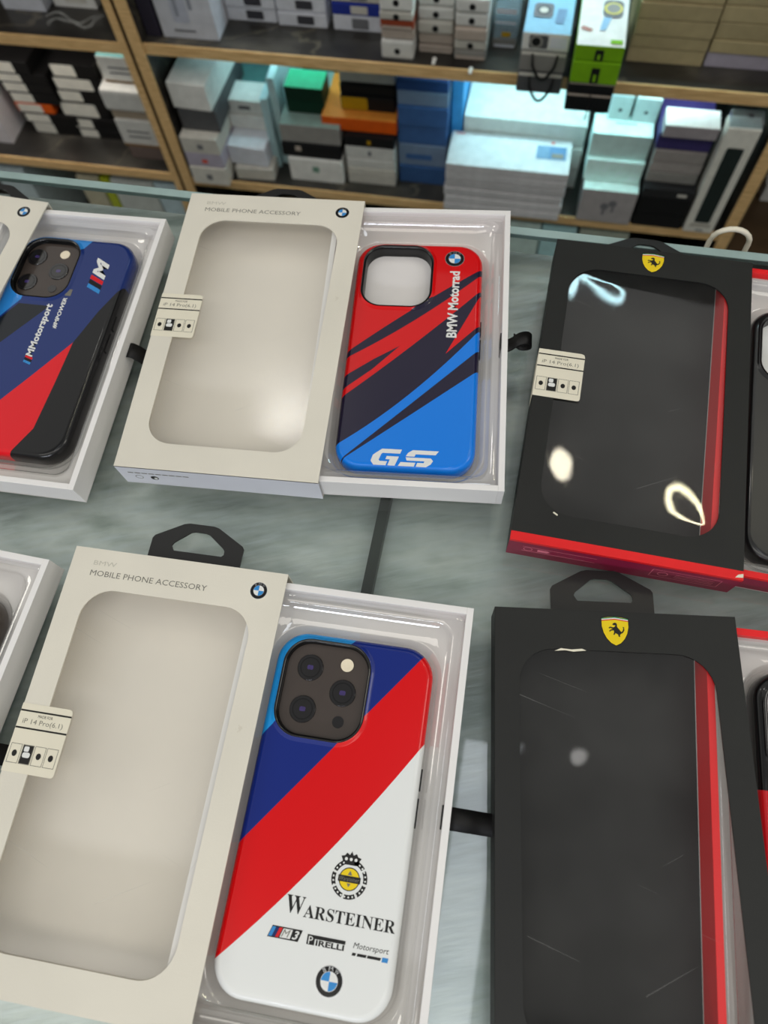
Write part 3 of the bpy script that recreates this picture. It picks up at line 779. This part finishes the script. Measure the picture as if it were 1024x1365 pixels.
# -- upper shelf, middle bay
sbox('product_box', -.620, -.596, 1.024, .12, ZT, ZT + .11, C((52, 48, 62)), 'dark purple box standing against the post on the upper shelf')
o = sbox('earphone_box', -.592, -.501, 1.025, .05, ZT, ZT + .115, cool, 'white upright earphone box next to the dark box on the upper shelf',
         parts=[('print', [(C((188, 192, 206)), .28, .56, .22, .95), (C((150, 154, 166)), .34, .40, .30, .9), (C((150, 154, 166)), .60, .66, .40, .92), (label_grey, .24, .62, .10, .13)])])
gU = 'boxes on the upper middle shelf'
bar = lambda: ('label', [(label_dark, .40, .74, .2, .85)])
for x0, x1, nm in ((-.501, -.420, 'beside the upright earphone box'), (-.4165, -.338, 'second column from the earphone box')):
    for k in range(4):
        z0 = ZT + k * .0215
        sbox('slim_box', x0, x1, 1.073, .15, z0, z0 + .0215, cool, '%s flat white box with dark barcode label, %s' % (ORD[k], nm), group=gU, front=cool, parts=[bar()])
for k, (m, h, nm) in enumerate(((cool, .024, 'lowest white box'), (C((40, 56, 150)), .018, 'blue box'), (pale, .02, 'pale box above the blue one'))):
    z0 = ZT + (0, .024, .042)[k]
    sbox('slim_box', -.328, -.251, 1.070, .15, z0, z0 + h, m, '%s in the stack beside the hang-tab packs, white label' % nm, group=gU, parts=[('label', [(label_grey if k != 1 else pale, .38, .72, .15, .85)])])
def hangcol(x0, x1, yf, lv, mats, nm):
    for k in range(len(lv) - 1):
        m = mats[k]; holes = m in (white, pale)
        sbox('hang_pack', x0, x1, yf, .10, ZT + lv[k], ZT + lv[k + 1], m, '%s hang-tab pack from the bottom, %s' % (ORD[k], nm), 'pack', 'hang-tab accessory packs', bev=.004,
             parts=[('hang_hole', [('disc', blk, .5, .45, .0045)])] if holes else [('label', [(tan, .05, .95, .1, .45)])])
hangcol(-.242, -.193, 1.017, (0, .029, .044, .058, .070, .098), (white, tan, rust, pale, white), 'leftmost column with a rust pack')
hangcol(-.190, -.138, 1.037, (0, .012, .029, .048, .067, .09), (tan, tan, pale, white, white), 'middle column between rust and grey packs')
hangcol(-.1345, -.087, 1.025, (0, .016, .031, .049, .069, .09), (grey, pale, tan, white, white), 'right column beside the clear cases')
for i, (x, y) in enumerate(((-.163, 1.022), (-.106, 1.008))):
    b = MB(); b.cyl(0, 0, .0035, 0, .002, white, 14, .003); b.box(-.0025, .0025, -.012, 0, .0003, .0016, white, .0003)
    tag(b.build('price_tag', None, (x, y, ZT + .0002)), ('small white tag on the shelf in front of the middle hang-tab column', 'small white tag at the oak edge in front of the right hang-tab column')[i], 'tag', 'loose white tags on the shelf')
clr = clear_film(.05, (.80, .88, .92, 1), .1, False, .18)
for k, (a, c2) in enumerate(((0, .016), (.016, .035), (.035, .049), (.049, .075))):
    sbox('clear_case', -.083, -.046, 1.058, .10, ZT + a, ZT + c2, clr if k else grey, '%s clear plastic box in the stack left of the watch boxes' % ORD[k], 'box', 'clear plastic boxes', bev=.003,
         parts=[('insert', [(amber, .35, .7, .1, .5)])] if k == 1 else [('insert', [(cool, .1, .9, .1, .4)])])
# watch boxes overhanging the edge
gW = 'watch boxes overhanging the shelf edge'
lit = C((150, 196, 222))  # white carton with the shelf LED's blue cast in its colour
for k, (a, c2, m) in enumerate(((0, .032, dgrey), (.032, .062, grey), (.062, .087, lit))):
    o = sbox('watch_box', -.035, .028, .972, .15, ZT + a, ZT + c2, m, ('lowest grey watch box with black cord, left stack', 'grey watch box with black cord under the white one', 'white watch box topmost of the left stack, blue light in its colour')[k], 'box', gW, front=white if k == 2 else None,
             parts=[('picture', [(dgrey, .15, .55, .12, .88), ('disc', grey, .3, .5, .009), ('disc', blk, .3, .5, .006), (cool, .6, .95, .2, .8)])] if k == 2 else [('band', [(pale, .02, .98, .80, .97)])])
    if k < 2:
        b = MB(); d = .004
        P = [(-.015, -.003, .026)] + [(-.013 + .03 * i / 9, -.006, .012 - .020 * math.sin(PI * i / 9)) for i in range(10)] + [(.019, -.003, .026)]
        b.tube(P, .0019, M['ribbon'], 6); b.build('cord_handle', o)
    else:
        def wp(b):
            b.poly(rrect(-.022, .004, .03, .06, .006, 4), .0002, label_grey); b.disc(-.009, .045, .009, .0004, dgrey, 20); b.disc(-.009, .045, .006, .0005, pale, 20); b.poly([(.008, .02), (.02, .02), (.022, .05), (.01, .05)], .0002, C((120, 150, 180)))
        top_print(o, 'picture', wp, .0246)
for k, (a, c2, m) in enumerate(((0, .028, blk), (.028, .044, blk), (.044, .075, lime), (.075, .097, lime))):
    o = sbox('watch_box', .036, .098, .939, .17, ZT + a, ZT + c2, m, ('lowest black watch box with cord, right stack', 'thin black watch box under the green ones', 'lime green watch box in the middle of the right stack', 'lime green watch box with a white printed top')[k], 'box', gW,
             top=white if k == 3 else None, parts=[('cord_handle', [(blk, .42, .60, .02, .75), (m, .48, .54, .1, .45)])] if k > 1 else [('band', [(tan, .02, .98, .86, .99)])])
    if k == 3:
        def wp(b):
            b.poly(rrect(-.002, .024, .055, .09, .008, 4), .0002, label_grey); b.disc(.011, .073, .012, .0004, C((220, 206, 110)), 22); b.disc(.011, .073, .009, .0006, grey, 22)
            b.poly([(-.004, .028), (.004, .03), (.01, .055), (0, .055)], .0002, C((150, 190, 220))); b.poly([(-.028, .03), (-.016, .025), (-.012, .03), (-.026, .036)], .0002, C((180, 130, 120))); b.poly([(.012, .004), (.027, .004), (.027, .012), (.012, .012)], .0002, lime)
        top_print(o, 'picture', wp, .0217)
b = MB(); b.tube([(.002 * math.cos(a * PI / 6), 0, .003 * math.sin(a * PI / 6)) for a in range(12)], .0006, M['ribbon'], 6, True)
b.tube([(0, 0, .003), (0, .0002, .02), (0, .0004, .035)], .0008, M['ribbon'], 6)
o = b.build('hanging_cord', None, (.068, .9365, ZT - .006)); tag(o, 'thin black cord with a ring hanging before the black watch boxes', 'cord')
# kraft boxes
for k, (a, c2) in enumerate(((0, .022), (.022, .041), (.041, .064), (.064, .086), (.086, .11))):
    sbox('kraft_box', .115, .2215, 1.05, .12, ZT + a, ZT + c2, kraft, '%s flat kraft box, left column beside the watch boxes' % ORD[k], group='flat kraft boxes', bev=.001)
    sbox('kraft_box', .2245, .335, 1.052, .12, ZT + a, ZT + c2, kraft if k else lav, ('grey-lilac flat box under the right kraft column' if k == 0 else '%s flat box from the bottom, right kraft column' % ORD[k]), group='flat kraft boxes', bev=.001)

# -- lower shelf, middle bay
gL = 'boxes on the lower middle shelf'
for k, (a, c2, m, rt, w) in enumerate(((0, .039, pale, 0, 0), (.039, .067, lav, 0, 0), (.067, .100, pale, 0, 0), (.100, .142, dgrey, 0, .004), (.142, .190, white, -.06, 0))):
    sbox('phone_box', -.612 + w, -.543 + w, .992 + (.02 if k > 2 else 0), .15, ZL + a, ZL + c2, m, ('lowest white phone box beside the left post', 'lilac-white phone box second in the post-side stack', 'white phone box under the charcoal one', 'charcoal phone box beside the left post', 'large white box topmost beside the left post')[k], group=gL, rot=rt,
         parts=[('label', [(C((220, 90, 70)) if k == 1 else label_grey, .42, .58, .3, .6)])] if k < 3 else ())
for k, (a, c2, m, x, y, rt, dp) in enumerate(((0, .026, pale, -.497, 1.015, .04, .10), (.026, .065, cool, -.506, 1.02, -.03, .10), (.065, .092, white, -.511, 1.066, -.03, .055), (.092, .118, white, -.512, 1.072, 0, .05))):
    sbox('phone_box', x - .036, x + .036, y, dp, ZL + a, ZL + c2, m, '%s white box of the uneven stack in front of the black box' % ORD[k], group=gL, rot=rt, parts=[('label', [(label_dark, .35, .65, .35, .6)])] if k == 3 else ())
sbox('product_box', -.573, -.497, 1.130, .10, ZL, ZL + .098, blk, 'black box with teal light in its top colour and green mark, behind the leaning white stack', group=gL, top=teal, parts=[('logo', [('disc', C((110, 190, 110)), .45, .84, .006)])])  # teal top: LED light painted into the colour
sbox('tall_box', -.4705, -.457, 1.052, .16, ZL, ZL + .142, C((190, 222, 226)), 'white box on edge beside the uneven white stack, aqua light in its colour', group=gL)  # white carton, aqua shelf light put into its colour
sbox('tall_box', -.4555, -.4425, 1.062, .15, ZL, ZL + .172, C((200, 230, 232)), 'taller white box on edge left of the green box, aqua light in its colour', group=gL)  # white carton as well, with the LED tint in the colour
for k, (a, c2, m, x0, x1, y) in enumerate(((0, .049, white, -.430, -.330, 1.026), (.049, .076, blk, -.440, -.332, 1.03), (.076, .112, grey, -.438, -.330, 1.032))):
    sbox('product_box', x0, x1, y, .14, ZL + a, ZL + c2, m, ('white box with green mark, lowest under the green box', 'black box second in the green-topped stack', 'grey box with teal light in its top colour, directly under the green box')[k], group=gL, top=C((150, 176, 168)) if k == 2 else None,  # top colour carries the teal light of the shelf LED
         parts=[('logo', [(C((120, 160, 140)), .44, .56, .45, .7)])] if k == 0 else ([('seal', [(tan, .24, .34, .5, .9)])] if k == 1 else ()))
for k in range(2):
    sbox('watch_case_box', -.427, -.360, 1.063, .045, ZL + .112 + k * .025, ZL + .112 + k * .025 + .025, green_dark, ('lower dark green box on the grey box', 'dark green box with strip light in its bright top colour')[k], group=gL, top=green if k else None)  # bright top colour holds the strip light from above
for k, (a, c2, m) in enumerate(((0, .018, pale), (.018, .036, pale), (.036, .054, white), (.054, .079, white), (.079, .100, blk))):
    sbox('phone_box', -.322, -.234, 1.033, .16, ZL + a, ZL + c2, m, '%s box from the shelf in the stack under the orange box' % ORD[k], group=gL, parts=[('logo', [(label_grey if k < 4 else amber, .46, .53, .3, .7)])] if k in (3, 4) else ())
sbox('product_box', -.362, -.231, 1.045, .11, ZL + .100, ZL + .126, orange, 'bright orange flat box across the middle of the lower shelf', group=gL, top=C((240, 150, 60)))
for k, (a, c2, m, y) in enumerate(((.126, .153, blk, 1.066), (.153, .170, blk, 1.068), (.170, .190, pale, 1.072))):
    sbox('product_box', -.330, -.236, y, .08, ZL + a, ZL + c2, m, ('black box with amber label lying on the orange box', 'plain black box second above the orange box', 'white box topmost above the orange box')[k], group=gL, parts=[('label', [(amber, .02, .50, .05, .92)])] if k == 0 else ())
for k, (a, c2, m) in enumerate(((0, .037, blue), (.037, .081, blue_pale), (.081, .118, blue), (.118, .155, blue), (.155, .180, blue_pale), (.180, .200, blue_dark))):
    sbox('phone_box', -.229, -.144, 1.05, .16, ZL + a, ZL + c2, m, '%s box in the blue stack left of the big white boxes' % ORD[k], group='blue phone boxes', parts=[('label', [(blue, .15, .7, .3, .55)])] if k == 1 else ())
sbox('tall_box', -.1415, -.1225, 1.075, .15, ZL, ZL + .195, ltblue, 'bright blue box on edge between the blue stack and white stack', group=gL)
for k in range(6):
    a, c2 = k * .0165, (k + 1) * .0165
    j = (0, .001, -.001, .0015, 0, .0005)[k]
    o = sbox('tablet_box', -.138 + j, .066 + j, .993, .078, ZL + a, ZL + c2, C((214, 212, 214)), '%s white tablet box from the shelf in the wide stack' % ORD[k], group='white tablet boxes')
    if k == 5:
        def tp(b):
            b.poly([(.045, .030), (.094, .030), (.094, .060), (.045, .060)], .0002, C((96, 134, 176))); b.poly([(.046, .031), (.066, .031), (.066, .059), (.046, .059)], .0003, C((120, 150, 180))); b.poly([(.07, .033), (.09, .033), (.09, .044), (.07, .044)], .0003, C((140, 130, 120)))
            b.disc(.07, .068, .003, .0002, C((210, 70, 60)), 12); b.poly([(-.095, .070), (-.08, .070), (-.08, .073), (-.095, .073)], .0002, C((210, 120, 130)))
        top_print(o, 'picture', tp, .0162)
for k in range(3):
    sbox('tablet_box', -.119, .086, 1.0745, .085, ZL + k * .0418, ZL + (k + 1) * .0418, white, '%s bulky white box at the back behind the wide tablet stack' % ORD[k], group=gL)
aqua = C((226, 255, 250), .4)  # cyan shelf light put into the card colour
for k, (a, c2, m) in enumerate(((0, .070, C((186, 180, 180))), (.070, .112, aqua), (.112, .156, aqua))):
    o = sbox('earphone_box', .096 - k * .002, .187 - k * .001, .9995 + (0, .022, .028)[k], (.075, .05, .045)[k], ZL + a, ZL + c2, m, ('grey-white earphone box with earbud picture, lowest of its stack', 'pale box, aqua light in its colour, resting on the earbud picture box', 'pale box, aqua light in its colour, topmost above the earbud picture box')[k], group='earphone boxes', top=aqua,
         parts=[('picture', [('disc', label_grey, .46, .52, .007), ('disc', label_grey, .60, .62, .007), (label_grey, .44, .48, .25, .52), (label_grey, .60, .64, .35, .6)])] if k == 0 else ())
    if k == 2: top_print(o, 'lettering', lambda b: b.poly([(-.012, .024), (.02, .024), (.02, .027), (-.012, .027)], .0002, grey), .0430)
for k, (x0, x1) in enumerate(((.112, .1445), (.148, .186))):
    sbox('product_box', x0, x1, 1.06, .08, ZL, ZL + .197, C((206, 220, 217)), ('tall white box behind the earphone stack, beside the white tablet boxes', 'tall white box with small dark logo behind the earphone stack')[k], group=gL, parts=[('logo', [('disc', label_dark, .5, .88, .003)])])
for k, (a, c2, m) in enumerate(((0, .030, blk), (.030, .064, blk), (.064, .084, C((40, 40, 42))), (.084, .104, grey), (.104, .124, C((168, 160, 156))), (.124, .146, C((168, 160, 156))), (.146, .176, purple), (.176, .198, C((176, 168, 172))))):
    nm = ('lowest black box beside the strap box', 'second black box beside the strap box', 'black box with tiny white label beside the strap box', 'grey box resting on the black boxes', 'second grey box above the black boxes', 'grey box just under the purple box', 'purple box between grey boxes beside the strap box', 'grey box with white top above the purple box')[k]
    sbox('phone_box', .192 if k != 6 else .190, (.275 if k < 3 else .272), 1.003 + (.012 if k > 2 and k < 7 else 0), .14 if k < 7 else .04, ZL + a, ZL + c2, m, nm, group=gL, top=white if k == 7 else None, parts=[('label', [(pale, .68, .86, .35, .65)])] if k == 2 else ())
o = sbox('watch_strap_box', .280, .329, 1.003, .028, ZL, ZL + .205, C((240, 237, 226)), 'tall white strap box with dark strap window beside the right post', parts=[('strap', [(C((190, 184, 172)), .16, .84, .06, .10), (C((34, 44, 42)), .24, .76, .11, .84)]), ('lettering', [(label_grey, .4, .65, .02, .035)])])
b = MB(); b.box(-.0235, .0235, .001, .027, .2047, .216, clr, .002); b.disc(.004, .014, .005, .2164, dgrey, 16); b.build('hang_cap', o)

# -- lower shelf, left bay
gB = 'boxes on the lower left shelf'
sbox('product_box', -1.045, -.998, 1.036, .12, ZLL, ZLL + .098, C((214, 208, 210)), 'lilac-sided white box at the left edge of the lower left shelf', group=gB, top=C((120, 110, 122)))
blackb = C((20, 19, 19), .45)
wl = lambda lo=.05, hi=.95, c=None: ('label', [(c or C((242, 238, 226)), lo, hi, .06, .95)])
for k, (a, c2, x0, x1, c) in enumerate(((0, .026, -.962, -.914, None), (.026, .046, -.968, -.905, None), (.046, .066, -.972, -.900, orange), (.066, .088, -.975, -.925, None), (.088, .108, -.978, -.925, None), (.108, .126, -.980, -.925, None), (.126, .150, -1.00, -.905, None))):
    sbox('cable_box', x0 - .004, x1 + (.045 if k not in (2, 6) else .0), 1.071, .07, ZLL + a, ZLL + c2, orange if c else blackb, '%s small box from the shelf, left black-and-white column' % ORD[k], group='small black boxes with white labels', parts=[wl(.05, .50 if k not in (2, 6) else .7)])
for k, (a, c2, x0, x1) in enumerate(((0, .020, -.868, -.780), (.020, .042, -.872, -.782), (.042, .074, -.886, -.790), (.074, .098, -.882, -.790), (.098, .124, -.872, -.775), (.124, .150, -.866, -.780))):
    sbox('cable_box', x0 + (.006 if k == 3 else 0), x1, 1.074, .07, ZLL + a, ZLL + c2, blackb, '%s small box from the shelf, right black-and-white column' % ORD[k], group='small black boxes with white labels', parts=[wl(.03, .45 if k < 2 else (.78 if k in (2, 4) else .55))])
sbox('slim_box', -.776, -.764, 1.085, .10, ZLL, ZLL + .150, pale, 'thin cream box on edge between black boxes and the post-side stack', group=gB, rot=.05)
for k, (a, c2, m, y, x0) in enumerate(((0, .028, C((120, 104, 98)), 1.03, -.748), (.028, .083, white, 1.033, -.752), (.083, .100, C((176, 160, 140)), 1.036, -.752), (.100, .142, white, 1.03, -.758), (.142, .190, white, 1.05, -.748))):
    sbox('product_box', x0, -.672, y, .12, ZLL + a, ZLL + c2, m, ('dull pink-brown box lowest beside the double post', 'white carton with kraft lower edge beside the double post', 'thin tan box between the white cartons', 'rounded white box in the post-side stack', 'white carton topmost beside the double post')[k], group=gB, top=teal if k == 4 else None, bev=.006 if k == 3 else .001,
         parts=[('kraft_edge', [(kraft_edge, .0, 1, .0, .09)]), ('lettering', [(label_grey, .2, .75, .55, .62), (label_grey, .2, .75, .35, .42)])] if k in (1, 4) else ())

# -- lowest shelf, just visible past the counter edge
for k, (x0, x1, m, nm) in enumerate(((-1.07, -1.0, C((200, 216, 220)), 'pale blue box glimpsed in the gap at the left edge'), (-.885, -.838, C((206, 198, 170)), 'cream box glimpsed under the oak shelf edge'), (-.834, -.815, C((186, 196, 40)), 'yellow-green box glimpsed under the oak shelf edge'), (-.811, -.722, C((226, 230, 224)), 'long white box glimpsed under the oak shelf edge'), (-.719, -.672, C((214, 236, 244)), 'glossy pale box glimpsed beside the double post'),
                                 (-.06, .040, C((214, 236, 230)), 'pale mint box glimpsed right of the opened drawer'), (.044, .106, C((196, 240, 244)), 'pale aqua box glimpsed above the black package'), (.112, .2, C((190, 196, 180)), 'dull cream box glimpsed over the black hang tab'))):
    sbox('product_box', x0, x1, 1.018, .14, ZB, ZB + .20, m, nm, group='boxes on the lowest shelf')
sbox('product_box', .440, .510, 1.175, .09, -.70, -.665, white, 'white box on the brown shelf at the right edge')

b = MB()  # cream cable loop; its length below the counter edge is unseen
P = [(0, 0, -.30), (-.001, 0, -.1), (.0, 0, -.01)] + [(.0118 - .0118 * math.cos(PI * i / 10), .0015, .006 + .011 * math.sin(PI * i / 10)) for i in range(11)] + [(.0236, 0, -.01), (.0242, 0, -.1), (.0236, 0, -.30)]
b.tube(P, .0017, M['sticker'], 8)
tag(b.build('cable_loop', None, (.1215, .3655, -.006)), 'cream cable loop sticking up behind the rear edge of the counter', 'cord')

# ------------------------------------------------------------------ room
def floor_mat():
    t = NT('shop_floor_tile'); br = t.n('ShaderNodeTexBrick'); br.offset = 0
    br.inputs['Color1'].default_value = lin((128, 122, 114)); br.inputs['Color2'].default_value = lin((120, 115, 108)); br.inputs['Mortar'].default_value = lin((80, 76, 72))
    br.inputs['Scale'].default_value = 1; br.inputs['Brick Width'].default_value = .6; br.inputs['Row Height'].default_value = .6; br.inputs['Mortar Size'].default_value = .004
    t.l(t.coords(), br.inputs[0]); return t.done(t.bsdf(br.outputs[0], .3))
b = MB(); b.box(-3, 3, -2.5, 1.6, FLOOR - .05, FLOOR - .0005, floor_mat()); tag(b.build('floor'), kind='structure')
b = MB(); b.box(-3, 3, 1.32, 1.40, FLOOR, 1.2, card((70, 68, 66), .7)); tag(b.build('wall_back'), kind='structure')

# ------------------------------------------------------------------ lights
def area(name, loc, size, size_y, power, col, target=None):
    l = bpy.data.lights.new(name, 'AREA'); l.shape = 'RECTANGLE'; l.size = size; l.size_y = size_y; l.energy = power; l.color = col
    o = bpy.data.objects.new(name, l); COL.objects.link(o); o.location = loc
    if target is not None: o.rotation_euler = (Vector(target) - Vector(loc)).to_track_quat('-Z', 'Y').to_euler()
    return o
WARM = (1.0, .955, .87)
area('ceiling_panel_light', (-2.7, .3, 1.75), .6, .9, 8, WARM, (-.3, .2, 0))
area('ceiling_panel_light', (2.0, .5, 1.75), .6, .9, 7, WARM, (.2, .3, 0))
area('ceiling_panel_light', (-.55, -.75, 1.75), 1.2, .5, 4.5, WARM)
area('ceiling_panel_light', (.75, -.75, 1.75), 1.2, .5, 4.5, WARM)
area('ceiling_panel_light', (.135, -.20, 1.75), .11, .8, 1.2, (.86, .92, 1.0))
area('front_fill_light', (-.1, -2.0, .9), 1.3, .14, 15, (.84, .89, 1.0), (0, .2, 0))  # cool fill added to brighten front faces and bevel highlights
area('shelf_strip_light', (.03, 1.03, ZT - .022), .32, .02, .22, (.50, .95, 1.0))
area('shelf_strip_light', (-.01, 1.13, ZT - .022), .30, .02, .50, (.50, .95, 1.0))
area('shelf_strip_light', (-.40, 1.13, ZT - .022), .30, .02, .30, (.55, .95, 1.0))
area('shelf_strip_light', (.02, 1.12, -.055), .30, .02, 1.1, (.60, .93, 1.0))
area('shelf_strip_light', (-.36, 1.16, -.055), .45, .02, .5, (.85, .93, 1.0))
area('shelf_strip_light', (-.90, 1.05, ZT - .022), .45, .02, .28, (1, .93, .84))  # warm fill added to brighten the left bay
area('shelf_strip_light', (.22, 1.06, ZT - .022), .12, .02, .10, (.7, .97, 1.0))
def lamp(name, label, pt, r, tube, m, z=1.75, sy=1.0, rot=0.0):
    # placed so that its mirror image lands on the window film
    k = (.3681 + z - .042) / (.3681 - .021)
    b = MB()
    if tube: b.tube([(r * math.cos(2 * PI * i / 40), sy * r * math.sin(2 * PI * i / 40), 0) for i in range(40)], tube, m, 10, True)
    else: b.cyl(0, 0, r, -.01, .01, m, 32)
    tag(b.build(name, None, (pt[0] * k, pt[1] * k, z), rot), label, 'lamp')
lamp('glint_ring_lamp', 'cool white ring lamp made oval for its film reflection', (.049, .297), .055, .0055, emission('cool_ring', (.60, .93, 1, 1), 26), 1.0, .5, -.7)  # ring squashed oval to imitate its reflection in bent film
lamp('glint_ring_lamp', 'warm ring lamp made oval for its film reflection', (.111, .168), .105, .009, emission('warm_ring', (1, .93, .62, 1), 40), 1.75, .5, -.7)  # oval shape again stands for the bend of the film
lamp('glint_spot_lamp', 'warm round spot lamp added for a film glint', (.041, .182), .045, 0, emission('warm_spot', (1, .93, .72, 1), 26))  # round emitters from here on are added for window film glints
lamp('glint_spot_lamp', 'wide round lamp added for a film glint above the counter', (-.105, .190), .06, 0, emission('white_spot', (1, .97, .9, 1), 22))
lamp('glint_spot_lamp', 'tiny round lamp added for a film glint near the front', (.0685, .0335), .02, 0, emission('small_spot', (1, .98, .95, 1), 5))
w = bpy.data.worlds.new('shop_ambient'); SC.world = w; w.use_nodes = True
wn = w.node_tree.nodes; bg = wn['Background']
tc = wn.new('ShaderNodeTexCoord'); sp = wn.new('ShaderNodeSeparateXYZ'); cr = wn.new('ShaderNodeValToRGB'); wl_ = w.node_tree.links
wl_.new(tc.outputs['Generated'], sp.inputs[0]); wl_.new(sp.outputs[2], cr.inputs[0])
e = cr.color_ramp.elements                                              # pale ceiling, dim horizon; zenith darkened for the unseen camera holder
e[0].position = 0; e[0].color = (.20, .20, .215, 1); e[1].position = 1; e[1].color = (.30, .30, .29, 1)
q = e.new(.30); q.color = (.24, .24, .25, 1)
q = e.new(.62); q.color = (.80, .80, .77, 1)
q = e.new(.82); q.color = (.72, .71, .68, 1)
q = e.new(.94); q.color = (.36, .36, .35, 1)
wl_.new(cr.outputs[0], bg.inputs[0]); bg.inputs[1].default_value = 1.0

# ------------------------------------------------------------------ camera
cam = bpy.data.cameras.new('camera'); co = bpy.data.objects.new('camera', cam); COL.objects.link(co); SC.camera = co
co.matrix_world = Matrix.Translation((0, 0, .3681)) @ Matrix.Rotation(.321476, 4, 'Z') @ Matrix.Rotation(.395902, 4, 'X') @ Matrix.Rotation(-.138786, 4, 'Z')
cam.sensor_fit = 'HORIZONTAL'; cam.sensor_width = 36; cam.lens = 954.05 * 36 / 1024; cam.clip_start = .01
cam.dof.use_dof = True; cam.dof.focus_distance = .375; cam.dof.aperture_fstop = 11
SC.view_settings.view_transform = 'Standard'; SC.view_settings.look = 'None'; SC.view_settings.exposure = -.1
SC.cycles.use_denoising = True
SC.cycles.transparent_max_bounces = 24; SC.cycles.max_bounces = 10
